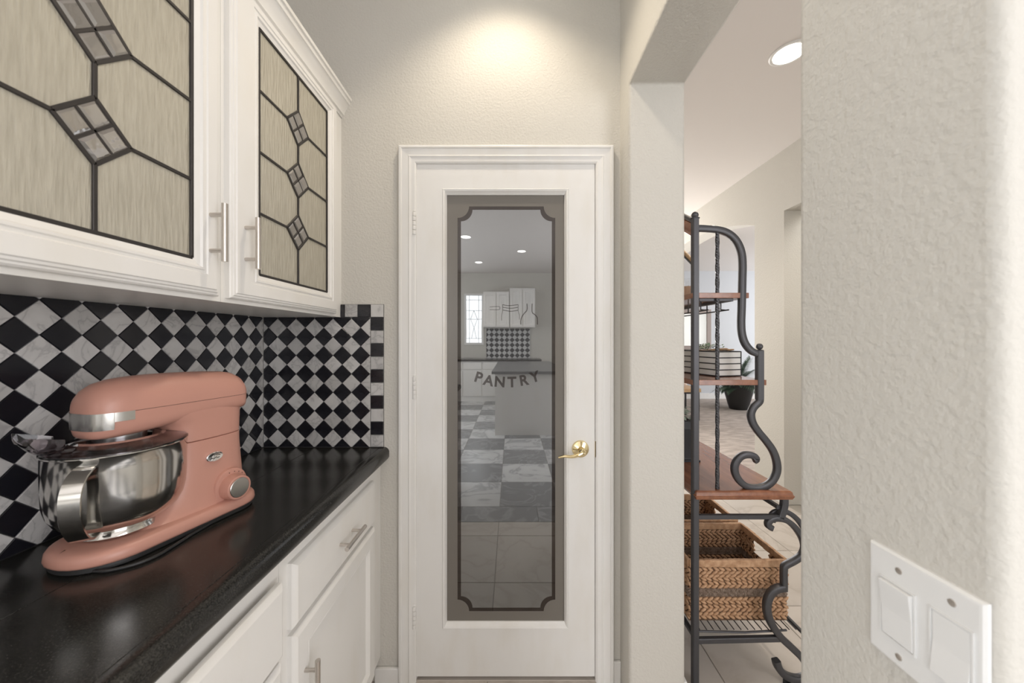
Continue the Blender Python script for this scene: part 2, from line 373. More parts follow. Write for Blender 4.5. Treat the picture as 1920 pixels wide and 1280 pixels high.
for i in range(-2, 6): put(tg, 'threshold_strip', fl, (-0.7+0.6*i, 0.082, 0))
K = 0.49; kw = tile_mesh(K, K, 0.01, M['kit_white'], 'tile'); kg = tile_mesh(K, K, 0.01, M['kit_grey'], 'tile')
for i in range(-6, 5):
    for j in range(0, 11):
        put(kw if (i+j) % 2 else kg, 'tile', fl, (-0.10+K*(i+0.5), -0.038-K*(j+0.5), 0))
struct('baseboard_back_left', B((-0.54, YB-0.014, 0.0), (-0.443, YB, 0.06)), M['trim'], bevel=0.004)
struct('baseboard_back_right', B((0.397, YB-0.012, 0.0), (XR, YB, 0.085)), M['trim'], bevel=0.004)
struct('baseboard_far_right', B((XD-0.014, 2.877, 0), (XD, 3.225, 0.10)), M['trim'], bevel=0.004)
struct('baseboard_rack_wall', B((XR2, 1.30, 0), (XR2+0.013, 5.6, 0.085)), M['trim'], bevel=0.004)

# door casing: moulded, mitred
def casing():
    fn = BP(YB); mb = MB()
    prof = [(0.0, 0.0), (0.0, 0.019), (0.004, 0.021), (0.010, 0.021), (0.013, 0.017), (0.017, 0.0165), (0.030, 0.013), (0.036, 0.0125), (0.040, 0.0155), (0.045, 0.013), (0.052, 0.011), (0.060, 0.010), (0.066, 0.006), (0.066, -0.02)]
    R = []
    for d, n in prof:
        x0, x1, z1 = -0.443+d, 0.397-d, 2.108-d
        R.append(mb.verts([fn(x0, 0, n), fn(x0, z1, n), fn(x1, z1, n), fn(x1, 0, n)]))
    for a, b in zip(R, R[1:]):
        for i in range(3): mb.bm.faces.new([a[i], a[i+1], b[i+1], b[i]])
    return mb
cs = struct('trim_1', casing(), M['trim'], angle=20)
jb = MB(); jb.box((DX0-0.001, YB-0.004, 0), (DX0+0.003, YB+0.12, DZ1)); jb.box((DX1-0.003, YB-0.004, 0), (DX1+0.001, YB+0.12, DZ1)); jb.box((DX0, YB-0.004, DZ1-0.003), (DX1, YB+0.12, DZ1+0.001))
obj('jamb', jb, M['trim'], cs)
st = obj('strike_plate', B((DX1-0.0045, YB-0.004, 0.886), (DX1+0.004, YB+0.001, 0.948)), M['brass'], cs)
struct('trim_2', B((DX0, YB+0.0, -0.003), (DX1, YB+0.14, 0.004)), M['travertine'])

# pantry door
door = bpy.data.objects.new('door_1', None); col.objects.link(door); door['kind'] = 'structure'
d0, d1, dz0, dz1 = -0.3800, 0.3275, 0.018, 2.047
gx0, gx1, gz0, gz1 = -0.259, 0.208, 0.229, 1.924
fn = BP(YB)
mb = MB().rings(fn, [(d0, dz0, d1, dz1, -0.035), (d0, dz0, d1, dz1, 0.0), (gx0-0.016, gz0-0.022, gx1+0.016, gz1+0.022, 0.0),
    (gx0-0.013, gz0-0.018, gx1+0.013, gz1+0.018, 0.005), (gx0-0.007, gz0-0.012, gx1+0.007, gz1+0.012, 0.003), (gx0-0.003, gz0-0.006, gx1+0.003, gz1+0.006, -0.004), (gx0, gz0, gx1, gz1, -0.008), (gx0, gz0, gx1, gz1, -0.030)])
obj('door_panel', mb, M['trim'], door, angle=20)
obj('dark_backing', B((DX0+0.004, YB+0.09, 0.005), (DX1-0.004, YB+0.1, DZ1-0.004)), M['dark_gap'], door)  # added dark sheet standing in for the unlit pantry behind
YG = YB+0.012
obj('glass_pane', B((gx0-0.004, YG, gz0-0.004), (gx1+0.004, YG+0.006, gz1+0.004)), M['etched'], door, smooth=False)
def notch(x0, z0, x1, z1, r, k=8):      # rectangle with concave quarter-round corners, each with a small shoulder
    pts = []
    for cx, cz, a0 in ((x0, z0, PI/2), (x1, z0, PI), (x1, z1, 1.5*PI), (x0, z1, 2*PI)):
        for i in range(k+1):
            a = a0-PI/2*i/k if True else 0
            pts.append((cx+r*math.cos(a), cz+r*math.sin(a)))
    return pts
def gl(x, y): return ((x-960)/F*YG, CAMZ+(HZ-y)/F*YG)
bx0, bz1 = gl(858, 387); bx1, bz0 = gl(1041, 1145)
outer = notch(bx0, bz0, bx1, bz1, 0.046); bw = 0.0135
inner = []
for cx, cz, a0 in ((bx0+bw, bz0+bw, PI/2), (bx1-bw, bz0+bw, PI), (bx1-bw, bz1-bw, 1.5*PI), (bx0+bw, bz1-bw, 2*PI)):
    for i in range(9):
        a = a0-PI/2*i/8
        inner.append((cx+0.046*math.cos(a), cz+0.046*math.sin(a)))
mb = MB(); ov = mb.verts([(x, YG-0.0007, z) for x, z in outer]); iv = mb.verts([(x, YG-0.0007, z) for x, z in inner])
for i in range(len(ov)):
    j = (i+1) % len(ov); mb.bm.faces.new([ov[i], ov[j], iv[j], iv[i]])
obj('clear_border_band', mb, M['clear_band'], door, smooth=False)
mb = MB(); mb.poly([(x, YG-0.0005, z) for x, z in inner])
obj('frosted_centre', mb, M['centre_glass'], door, smooth=False)
# lettering and line drawings in the glass
def letter(ch, cx, cz, h, rot):
    cu = bpy.data.curves.new('letter', 'FONT'); cu.body = ch; cu.size = h*1.38; cu.align_x = 'CENTER'; cu.align_y = 'CENTER'; cu.extrude = 0.0002; cu.offset = 0.0018
    t = bpy.data.objects.new('letter', cu); col.objects.link(t)
    dg = bpy.context.evaluated_depsgraph_get(); me = bpy.data.meshes.new_from_object(t.evaluated_get(dg))
    bpy.data.objects.remove(t)
    me.transform(Matrix.Translation((cx, YG-0.0010, cz)) @ Matrix.Rotation(rot, 4, 'Y') @ Matrix.Rotation(PI/2, 4, 'X'))
    me.materials.clear(); me.materials.append(M['etch_line'])
    o = bpy.data.objects.new('letter', me); col.objects.link(o); o.parent = door
for ch, x, y, r in (('P', 897, 708, 0.30), ('A', 916, 714, 0.2), ('N', 937, 716.5, 0.08), ('T', 960, 717, -0.03), ('R', 982, 713.5, -0.16), ('Y', 1003, 707, -0.28)):
    a, b = gl(x, y); letter(ch, a, b, 0.041, r)
def line(name, pts, wd=0.0035, k=4):
    P = [Vector((gl(x, y)[0], YG-0.0010, gl(x, y)[1])) for x, y in pts]
    obj(name, MB().tube(catmull(P, k), 0, square=(wd, 0.0003)), M['etch_line'], door)
q = lambda x, y: (860+x/5.335, 520+y/5.335)
line('bottle_outline', [q(683,262), q(683,325), q(655,360), q(632,395), q(622,430), q(622,470)])
line('bottle_outline', [q(735,262), q(735,345), q(762,372), q(785,402), q(788,470)])
line('jar_outline', [q(440,272), q(500,282), q(595,272)], 0.0025); line('jar_outline', [q(440,298), q(520,308), q(595,298)], 0.0025)
line('jar_outline', [q(440,325), q(520,338), q(595,328)], 0.0025); line('jar_outline', [q(440,270), q(440,335), q(430,380), q(430,430)], 0.0018)
line('jar_outline', [q(595,270), q(595,335), q(607,380), q(607,420)], 0.0018)
line('dish_outline', [q(310,295), q(400,290), q(412,305), q(400,322), q(310,322)], 0.0018)
# hinges
for zc in (CAMZ+(HZ-420)/474, 1.16, CAMZ+(HZ-1154)/474):
    mb = MB(); x = -0.3845; y = YB-0.008
    for k in range(5): mb.lathe([(0.0068, 0.0), (0.0072, 0.001), (0.0072, 0.0155), (0.0068, 0.0165)], (x, y, zc-0.044+k*0.0178), 14, True)
    mb.lathe([(0.004, 0), (0.0055, 0.003), (0.003, 0.007)], (x, y, zc+0.045), 12, True)
    obj('hinge', mb, M['trim'], door)
# lever handle
hx, hz = (1088-960)/474, CAMZ+(HZ-841)/474
dh = obj('door_handle', MB().lathe([(0.034, 0), (0.034, -0.003), (0.031, -0.008), (0.022, -0.012), (0.013, -0.015), (0.011, -0.03), (0.013, -0.045), (0.010, -0.05), (0.001, -0.051)], (hx, YB, hz), 32, False, 'Y'), M['brass'], door)
pth = catmull([(hx, YB-0.043, hz-0.002), (hx-0.02, YB-0.05, hz-0.010), (hx-0.045, YB-0.052, hz-0.014), (hx-0.07, YB-0.05, hz-0.013), (hx-0.092, YB-0.045, hz-0.019)], 6)
obj('lever', MB().tube(pth, 0.006, 10, up=(0, 0, 1), taper=lambda t: 1.3-0.6*t), M['brass'], dh)

# ------------------------------------------------------------------ tiled backsplash
H = 0.0363; RZ = 1.3956
def clip(poly, x0, y0, x1, y1):
    def cut(P, f, g):
        out = []
        for i in range(len(P)):
            a, b = P[i], P[(i+1) % len(P)]
            fa, fb = f(a), f(b)
            if fa >= 0: out.append(a)
            if (fa >= 0) != (fb >= 0):
                t = fa/(fa-fb); out.append((a[0]+(b[0]-a[0])*t, a[1]+(b[1]-a[1])*t))
        return out
    for f in (lambda p: p[0]-x0, lambda p: x1-p[0], lambda p: p[1]-y0, lambda p: y1-p[1]):
        poly = cut(poly, f, None)
        if len(poly) < 3: return []
    return poly
def area2(P): return abs(sum(P[i][0]*P[(i+1) % len(P)][1]-P[(i+1) % len(P)][0]*P[i][1] for i in range(len(P))))/2
def inset_poly(P, d):
    cx = sum(p[0] for p in P)/len(P); cy = sum(p[1] for p in P)/len(P)
    r = []
    for x, y in P:
        l = math.hypot(x-cx, y-cy); k = max(0.2, (l-d*1.3)/l) if l > 0 else 1
        r.append((cx+(x-cx)*k, cy+(y-cy)*k))
    return r
def tile_from(P, fnl, m, parent, shared=None, key=None):
    cx = sum(p[0] for p in P)/len(P); cy = sum(p[1] for p in P)/len(P)
    if key and key in shared: me = shared[key]
    else:
        L = [(x-cx, y-cy) for x, y in P]; A = inset_poly(L, 0.0007); Bq = inset_poly(L, 0.0018)
        mb = MB(); mb.loft([[fnl(u, v, 0) for u, v in A], [fnl(u, v, 0.0055) for u, v in A], [fnl(u, v, 0.0066) for u, v in Bq]])
        bmesh.ops.recalc_face_normals(mb.bm, faces=mb.bm.faces)
        me = bpy.data.meshes.new('tile'); mb.bm.to_mesh(me); mb.bm.free(); me.materials.append(m)
        if key: shared[key] = me
    put(me, 'tile', parent, Vector(fnl(cx, cy, 0))-Vector(fnl(0, 0, 0)))
def diamonds(parent, fnl, u_ref, u0, v0, u1, v1):
    sh = {}
    i0 = int((u0-u_ref)/H)-2; i1 = int((u1-u_ref)/H)+2
    for i in range(i0, i1+1):
        for j in range(-16, 4):
            if (i+j) % 2: continue
            cu, cv = u_ref+i*H, RZ+j*H
            full = [(cu+H, cv), (cu, cv+H), (cu-H, cv), (cu, cv-H)]
            P = clip(full, u0, v0, u1, v1)
            if len(P) < 3 or area2(P) < 3e-5: continue
            w_ = i % 2 == 0
            whole = abs(area2(P)-2*H*H) < 1e-7
            tile_from(P, fnl, M['tile_white'] if w_ else M['tile_black'], parent, sh, ('w' if w_ else 'b') if whole else None)
CT = 0.925
bs1 = tag(obj('tile_backsplash', B((XL+0.0003, 0.34, CT), (XL+0.0035, YB, 1.445)), M['grout']), 'long black and white diamond tile backsplash on the left wall behind the mixer', 'backsplash')
diamonds(bs1, lambda u, v, n: (XL+0.003+n, u, v), 1.311, 0.345, CT+0.002, YB-0.0085, 1.443)
bs2 = MB(); bs2.box((XL+0.009, YB-0.0035, CT), (-0.5055, YB, 1.437)); bs2.box((-0.674, YB-0.0035, 1.4365), (-0.5055, YB, 1.4885))
bs2 = tag(obj('tile_backsplash', bs2, M['grout']), 'short diamond tile backsplash on the end wall, edged with a border of square tiles', 'backsplash')
bfn = lambda u, v, n: (u, YB-0.003-n, v)
diamonds(bs2, bfn, -0.9215, XL+0.011, CT+0.002, -0.5565, 1.4365)
pit = 0.0513; sh = {}
for k in range(12):
    z1 = 1.488-k*pit; z0 = max(z1-pit, CT+0.002)
    if z1-z0 < 0.01: continue
    tile_from([(-0.5555, z0+0.0008), (-0.506, z0+0.0008), (-0.506, z1-0.0008), (-0.5555, z1-0.0008)], bfn, M['tile_black'] if k % 2 else M['tile_white'], bs2)
xs = [(-0.6735, -0.6585, 1), (-0.6575, -0.6075, 0), (-0.6065, -0.5565, 1)]
for a, b, k in xs: tile_from([(a, 1.4375), (b, 1.4375), (b, 1.4872), (a, 1.4872)], bfn, M['tile_black'] if k else M['tile_white'], bs2)

# ------------------------------------------------------------------ countertop (granite slabs, separate front edge)
ct = thing('granite_countertop', 'speckled black granite countertop running under the diamond tiles, with the mixer on it', 'countertop', (-0.74, 0.5, CT-0.045))
obj('rear_slab', B((XL, -0.55, CT-0.03), (-0.7755, YB, CT)), M['granite'], ct, bevel=0.0008)
obj('front_slab', B((-0.7745, -0.55, CT-0.03), (-0.521, YB, CT)), M['granite'], ct, bevel=0.0008)
prof = [(-0.520, CT-0.046), (-0.520, CT-0.0004), (-0.502, CT), (-0.496, CT-0.002), (-0.489, CT-0.008), (-0.4855, CT-0.016), (-0.4855, CT-0.038), (-0.490, CT-0.046)]
obj('edge_strip', MB().loft([[(x, -0.55, z) for x, z in prof], [(x, YB, z) for x, z in prof]]), M['granite'], ct, angle=30)

# ------------------------------------------------------------------ pulls
def pull_parts(parent, c, axis, xbase, proj=0.031, L=0.126, sp=0.078):
    y, z = c; xb = xbase+proj
    ax = Vector((0, 1, 0)) if axis == 'Y' else Vector((0, 0, 1)); C0 = Vector((xb, y, z))
    mb = MB().tube([C0-ax*L/2, C0-ax*(L/2-0.001), C0+ax*(L/2-0.001), C0+ax*L/2], 0.0062, 14, up=(1, 0, 0))
    for s_ in (-1, 1):
        p = C0+ax*sp/2*s_
        mb.tube([(xbase-0.001, p.y, p.z), (xb, p.y, p.z)], 0.0046, 10, up=(0, 0, 1))
    return obj('handle', mb, M['nickel'], parent)

# ------------------------------------------------------------------ wall cabinets with leaded glass doors
XF = -0.675
def glass_door(cab, shift, with_handle):
    s = shift; X = XF
    o = (0.829+s, 1.447, 1.333+s, 2.222); gi = (0.927+s, 1.520, 1.267+s, 2.168)
    def ins(r, d, n): return (r[0]+d, r[1]+d, r[2]-d, r[3]-d, n)
    fnl = LP(X)
    L = [ins(o, 0, 0), ins(o, 0, 0.010), ins(o, 0.003, 0.013), ins(o, 0.006, 0.013), ins(o, 0.008, 0.016), ins(o, 0.012, 0.0165), ins(o, 0.014, 0.019), ins(o, 0.018, 0.019)]
    L += [ins(gi, -0.030, 0.019), ins(gi, -0.028, 0.0165), ins(gi, -0.023, 0.0165), ins(gi, -0.021, 0.0185), ins(gi, -0.017, 0.0185), ins(gi, -0.014, 0.015), ins(gi, -0.007, 0.0125), ins(gi, -0.003, 0.011), ins(gi, 0, 0.0095), ins(gi, 0, 0.003)]
    d = obj('door', MB().rings(fnl, L), M['cab'], cab, angle=18)
    xg = X+0.008
    gy0, gz0_, gy1, gz1_ = gi
    cy = (gy0+gy1)/2; zz = [gz0_+(gz1_-gz0_)*k/4 for k in range(5)]; a = 0.0535
    # glass panes: eight large pieces cut around the diamonds
    def pane(P, x, m, lift=0.0):
        mb = MB(); cu = sum(p[0] for p in P)/len(P); cv = sum(p[1] for p in P)/len(P)
        A = [(x-0.003, u, v) for u, v in P]; Bq = [(x, u, v) for u, v in P]
        if lift:
            C = [(x+lift, cu+(u-cu)*0.62, cv+(v-cv)*0.62) for u, v in P]; mb.loft([A, Bq, C])
        else: mb.loft([A, Bq])
        obj('pane', mb, m, d, smooth=False)
    for side in (-1, 1):
        e = gy0 if side < 0 else gy1
        for k in range(4):
            zb, zt = zz[k], zz[k+1]
            if k == 0: P = [(e, zb), (cy, zb), (cy, zt-a), (cy+side*a, zt), (e, zt)]
            elif k == 3: P = [(e, zb), (cy+side*a, zb), (cy, zb+a), (cy, zt), (e, zt)]
            else: P = [(e, zb), (cy+side*a, zb), (cy, zb+a), (cy, zt-a), (cy+side*a, zt), (e, zt)]
            pane(P, xg, M['rain_glass'])
    mbl = MB(); r = 0.0032; xr = xg+0.0012
    def lead(p, q_, rr=r):
        mbl.tube([(xr, p[0], p[1]), (xr, q_[0], q_[1])], rr, 6, up=(1, 0, 0), square=(rr*2, rr*1.5))
    for k in (1, 2, 3):
        z = zz[k]; h = a/2
        for qq in ((0, h), (-h, 0), (h, 0), (0, -h)):
            c0, c1 = cy+qq[0], z+qq[1]
            tl = random.uniform(0.002, 0.006)
            pane([(c0, c1+h), (c0-h, c1), (c0, c1-h), (c0+h, c1)], xg+0.0004, M['bevel_glass'], tl)
        lead((cy, z+a), (cy-a, z)); lead((cy-a, z), (cy, z-a)); lead((cy, z-a), (cy+a, z)); lead((cy+a, z), (cy, z+a))
        lead((cy-h, z+h), (cy+h, z-h), 0.0022); lead((cy-h, z-h), (cy+h, z+h), 0.0022)
        lead((gy0, z), (cy-a, z)); lead((cy+a, z), (gy1, z))
    lead((cy, gz0_), (cy, zz[1]-a)); lead((cy, zz[1]+a), (cy, zz[2]-a)); lead((cy, zz[2]+a), (cy, zz[3]-a)); lead((cy, zz[3]+a), (cy, gz1_))
    for p, q_ in (((gy0, gz0_), (gy1, gz0_)), ((gy0, gz1_), (gy1, gz1_)), ((gy0, gz0_), (gy0, gz1_)), ((gy1, gz0_), (gy1, gz1_))): lead(p, q_, 0.0035)
    obj('lead_came', mbl, M['lead'], d, smooth=False)
    return d
def wall_cab(label, y0, y1, shift, hy):
    c = thing('wall_cabinet', label, 'cabinet', (XL+0.15, (y0+y1)/2, 1.437), 'white wall cabinets with leaded glass doors')
    mb = MB(); mb.box((XL+0.0, y0, 1.437), (XF-0.02, y1, 2.26))
    mb.rings(LP(XF-0.02), [(y0, 1.437, y1, 2.26, 0), (y0, 1.437, y1, 2.26, 0.02), (y0+0.04, 1.48, y1-0.04, 2.2, 0.02), (y0+0.04, 1.48, y1-0.04, 2.2, 0.0)])
    obj('body', mb, M['cab'], c, smooth=False)
    glass_door(c, shift, True)
    pull_parts(c, hy, 'Z', XF+0.019)
    return c
wall_cab('white wall cabinet nearest the end wall, leaded glass door with handle on its left edge', 0.8165, YB, 0.0, (0.868, 1.586))
wall_cab('white wall cabinet above the mixer, leaded glass door with handle on its right edge', 0.26, 0.8155, -0.535, (0.767, 1.582))
cr = [(XF+0.0, 2.226), (XF+0.004, 2.224), (XF+0.006, 2.232), (XF+0.012, 2.234), (XF+0.014, 2.244), (XF+0.020, 2.256), (XF+0.030, 2.272), (XF+0.034, 2.274), (XF+0.036, 2.286), (XF+0.041, 2.288), (XF+0.041, 2.300), (XF-0.02, 2.300), (XF-0.02, 2.262), (XF, 2.262)]
tag(obj('crown_moulding', MB().loft([[(x, 0.26, z) for x, z in cr], [(x, YB, z) for x, z in cr]]), M['cab'], angle=20), 'white stepped crown moulding along the top of the leaded glass cabinets', 'moulding')

# ------------------------------------------------------------------ base cabinets
XB = -0.520
def slab_front(name, parent, y0, z0, y1, z1, xo, panel=False):
    fnl = LP(xo); o = (y0, z0, y1, z1)
    def ins(d, n): return (y0+d, z0+d, y1-d, z1-d, n)
    L = [ins(0, 0), ins(0, 0.010), ins(0.002, 0.013), ins(0.006, 0.0165), ins(0.011, 0.019)]
    if panel: L += [ins(0.052, 0.019), ins(0.054, 0.0165), ins(0.058, 0.018), ins(0.061, 0.014), ins(0.066, 0.009), ins(0.068, 0.0088)]
    mb = MB().rings(fnl, L); u0, v0, u1, v1, n = L[-1]
    mb.poly([fnl(u0, v0, n), fnl(u1, v0, n), fnl(u1, v1, n), fnl(u0, v1, n)])
    mb.poly([fnl(y0, z0, 0), fnl(y0, z1, 0), fnl(y1, z1, 0), fnl(y1, z0, 0)])
    return obj(name, mb, M['cab'], parent, angle=18)
def base_body(c, y0, y1):
    mb = MB(); mb.box((XL+0.002, y0, 0.098), (XB-0.02, y1, CT-0.0465)); mb.box((XL+0.002, y0, 0.0), (XB-0.075, y1, 0.098))
    mb.box((XB-0.02, y0, 0.098), (XB, y1, CT-0.0465))
    obj('body', mb, M['cab'], c, smooth=False)
c = thing('base_cabinet', 'white base cabinet beside the pantry door, one drawer over a panelled door', 'cabinet', (-0.75, 1.09, 0), 'white base cabinets under the granite')
base_body(c, 0.786, YB)
dr = slab_front('drawer', c, 0.8155, 0.678, 1.297, 0.831, XB)
pull_parts(dr, (1.066, 0.752), 'Y', XB+0.019)
dd = slab_front('door', c, 0.8155, 0.115, 1.297, 0.663, XB, True)
pull_parts(dd, (0.853, 0.511), 'Z', XB+0.019)
def drawers(label, y0, y1, out):
    c = thing('base_cabinet', label, 'cabinet', (-0.75, (y0+y1)/2, 0), 'white base cabinets under the granite')
    base_body(c, y0, y1)
    for k, (za, zb) in enumerate(((0.672, 0.829), (0.40, 0.659), (0.115, 0.388))):
        e = out[k]
        d = slab_front('drawer', c, y0+0.03, za, y1-0.030, zb, XB+e)
        if e > 0:
            obj('drawer_box', B((XB-0.3, y0+0.05, za+0.01), (XB+e, y1-0.05, zb-0.02)), M['cab_worn'], d, smooth=False)
        pull_parts(d, ((y0+y1)/2, (za+zb)/2), 'Y', XB+0.019+e)
drawers('white stack of three drawers below the mixer, the top one slightly open', 0.24, 0.785, (0.016, 0.012, 0.0))
drawers('white stack of three drawers at the kitchen end of the countertop', -0.50, 0.239, (0, 0, 0))

# ------------------------------------------------------------------ stand mixer
MX = -0.845; MC = 0.910
mx = thing('stand_mixer', 'matte salmon pink stand mixer with steel bowl on the black countertop', 'mixer', (MX, 0.85, MC))
def base_ring(z, ins):
    x0, x1 = MX-0.0945+ins, MX+0.0945-ins; y0, y1 = 0.661+ins, 1.011-ins
    pts = []
    r1 = 0.088-ins*0.6; r2 = 0.06-ins*0.5; k = 9
    for cx, cy, a0, r in ((x1-r2, y1-r2, 0, r2), (x0+r2, y1-r2, PI/2, r2), (x0+r1, y0+r1, PI, r1), (x1-r1, y0+r1, 1.5*PI, r1)):
        for i in range(k+1):
            a = a0+PI/2*i/k; pts.append((cx+r*math.cos(a), cy+r*math.sin(a), z))
    # waist: narrower behind the bowl
    out = []
    for x, y, z_ in pts: out.append((x, y, z_))
    return out
obj('base', MB().loft([base_ring(0.9205, 0.006), base_ring(0.924, 0.001), base_ring(0.928, 0.0), base_ring(0.938, 0.001), base_ring(0.944, 0.004), base_ring(0.9475, 0.010), base_ring(0.9495, 0.02), base_ring(0.951, 0.05)]), M['pink'], mx, angle=50)
obj('base_underside', MB().loft([base_ring(0.9125, 0.005), base_ring(0.9205, 0.006)]), M['rubber'], mx, angle=50)
for dx in (-0.065, 0.065):
    for y in (0.73, 0.96): obj('foot', MB().lathe([(0.014, 0), (0.015, 0.002), (0.013, 0.006)], (MX+dx, y, MC+0.0002), 14, True), M['rubber'], mx)
def body_ring(z, yf, yr, hw, n=3.2): return superell(MX, (yf+yr)/2, hw, (yr-yf)/2, z, n, 40)
obj('column', MB().loft([body_ring(0.944, 0.71, 1.000, 0.078), body_ring(0.950, 0.745, 0.999, 0.0745), body_ring(0.958, 0.77, 0.998, 0.0725), body_ring(0.970, 0.790, 0.996, 0.0705), body_ring(0.99, 0.805, 0.994, 0.0675),
    body_ring(1.02, 0.818, 0.992, 0.0640), body_ring(1.05, 0.825, 0.990, 0.0615), body_ring(1.085, 0.828, 0.988, 0.0595), body_ring(1.107, 0.828, 0.988, 0.059), body_ring(1.108, 0.830, 0.987, 0.057)]), M['pink'], mx, angle=50)
obj('neck', MB().loft([body_ring(1.109, 0.830, 0.987, 0.057), body_ring(1.110, 0.828, 0.988, 0.0585), body_ring(1.135, 0.829, 0.989, 0.0580), body_ring(1.150, 0.824, 0.990, 0.0582), body_ring(1.161, 0.812, 0.991, 0.0586), body_ring(1.169, 0.795, 0.992, 0.0590), body_ring(1.182, 0.77, 0.992, 0.0590)]), M['pink'], mx, angle=50)
HS = [(0.688, 0.014, 1.212, 1.168), (0.6895, 0.027, 1.227, 1.160), (0.6945, 0.039, 1.241, 1.154), (0.7025, 0.047, 1.252, 1.1515), (0.7145, 0.053, 1.2605, 1.150), (0.7345, 0.0572, 1.267, 1.150), (0.762, 0.0592, 1.2705, 1.151), (0.80, 0.0600, 1.272, 1.154),
      (0.85, 0.0602, 1.2715, 1.160), (0.91, 0.0602, 1.269, 1.164), (0.95, 0.0598, 1.266, 1.165), (0.97, 0.0585, 1.262, 1.165), (0.984, 0.055, 1.254, 1.165), (0.992, 0.049, 1.244, 1.165), (0.9965, 0.038, 1.231, 1.166), (0.998, 0.018, 1.214, 1.175)]
HS = [(max(y+0.010*(1-max(0, (y-0.688))/0.31), 0), a, b, c_) for y, a, b, c_ in HS]
def head_rings(off=0.0):
    R = []
    for y, hw, zt, zb in HS:
        # squarer below, rounder above
        ring = []
        zm = 1.204 if zt > 1.21 else (zt+zb)/2
        for i in range(48):
            t = 2*PI*i/48; c_, s_ = math.cos(t), math.sin(t)
            n = 2.35 if s_ > 0 else 4.2
            hz_ = (zt-zm) if s_ > 0 else (zm-zb)
            ring.append((MX+(hw+off)*math.copysign(abs(c_)**(2/n), c_), y-off*(1 if y < 0.8 else -1), zm+(hz_+off*0.2)*math.copysign(abs(s_)**(2/n), s_)))
        R.append(ring)
    return R
def cutz(mb, z, up):
    g = mb.bm.verts[:]+mb.bm.edges[:]+mb.bm.faces[:]
    bmesh.ops.bisect_plane(mb.bm, geom=g, plane_co=(0, 0, z), plane_no=(0, 0, 1), clear_inner=up, clear_outer=not up)
def cuty(mb, y):
    g = mb.bm.verts[:]+mb.bm.edges[:]+mb.bm.faces[:]
    bmesh.ops.bisect_plane(mb.bm, geom=g, plane_co=(0, y, 0), plane_no=(0, 1, 0), clear_outer=True)
h = MB().loft(head_rings()); cutz(h, 1.2033, False); obj('head', h, M['pink'], mx, angle=50)
h = MB().loft(head_rings(0.0004)); cutz(h, 1.2042, True); obj('head_cover', h, M['pink'], mx, angle=50)
obj('head_seam', MB().loft(head_rings(-0.0015)), M['rubber'], mx, angle=50)
h = MB().loft(head_rings(0.0012)); cutz(h, 1.2045, False); cutz(h, 1.171, True); cuty(h, 0.724); obj('chrome_band', h, M['steel_brushed'], mx, angle=50)
h = MB().loft(head_rings(0.0011)); cutz(h, 1.2045, False); cutz(h, 1.186, True); cuty(h, 0.753); obj('chrome_band', h, M['steel_brushed'], mx, angle=50)
obj('beater_shaft', MB().lathe([(0.040, 0.0), (0.040, -0.012), (0.014, -0.016), (0.013, -0.05), (0.008, -0.055)], (MX, 0.760, 1.153), 24, True), M['chrome_dark'], mx)
# emblem
ey, ez = 0.901, 1.062
def ell(x, ry, rz, n=28): return [(x, ey+ry*math.cos(2*PI*i/n), ez+rz*math.sin(2*PI*i/n)) for i in range(n)]
em = obj('emblem', MB().loft([ell(MX+0.060, 0.0190, 0.0115), ell(MX+0.0655, 0.0190, 0.0115), ell(MX+0.0668, 0.0175, 0.010), ell(MX+0.0660, 0.0158, 0.0085)]), M['chrome'], mx, angle=30)
def arc_pts(x, dz, s_): return [(x, ey-0.012+0.024*k/6, ez+dz+s_*0.0035*math.sin(PI*k/6)) for k in range(7)]
obj('emblem_mark', MB().tube(arc_pts(MX+0.0663, 0.002, 1), 0.0009, 6, up=(1, 0, 0)), M['rubber'], em)
obj('emblem_mark', MB().tube([(MX+0.0663, ey-0.010+0.002*k, ez-0.003+0.0012*math.sin(k*1.3)) for k in range(11)], 0.0008, 6, up=(1, 0, 0)), M['rubber'], em)
# control housing with dial
ky, kz = 0.936, 0.976
def hous(x, e):
    p = []
    r = 0.042-e
    for i in range(15):
        a = -0.15+(PI+0.30)*i/14; p.append((x, ky+r*math.cos(a)*0.95, kz+0.004+r*math.sin(a)))
    p += [(x, ky-0.040+e, MC+0.034), (x, ky+0.040-e, MC+0.034)]
    return p
obj('dial_housing', MB().loft([hous(MX+0.045, 0), hous(MX+0.070, 0.0), hous(MX+0.0725, 0.0015), hous(MX+0.0735, 0.005)]), M['pink'], mx, angle=40)
x0 = MX+0.070
dl = obj('speed_dial', MB().lathe([(0.032, 0), (0.0320, 0.010), (0.0290, 0.0285), (0.0275, 0.030), (0.0245, 0.030), (0.024, 0.028)], (x0, ky, kz), 40, True, 'X'), M['pink'], mx, angle=30)
obj('dial_face', MB().lathe([(0.0238, 0.0), (0.0238, 0.0022), (0.0228, 0.003), (0.0002, 0.003)], (x0+0.0275, ky, kz), 40, True, 'X'), M['steel_brushed'], dl, angle=30)
for a in (100, 80, 62, 45, 28, 10, -70, -85, -100):
    r = math.radians(a); obj('scale_mark', B((MX+0.0733, ky+0.0365*math.cos(r)-0.001, kz+0.0365*math.sin(r)-0.0012), (MX+0.0739, ky+0.0365*math.cos(r)+0.001, kz+0.0365*math.sin(r)+0.0012)), M['print'], mx, smooth=False)
obj('tilt_button', MB().lathe([(0.006, 0), (0.006, 0.004), (0.004, 0.006)], (MX+0.0525, 0.837, 1.085), 14, True, 'X'), M['chrome'], mx)
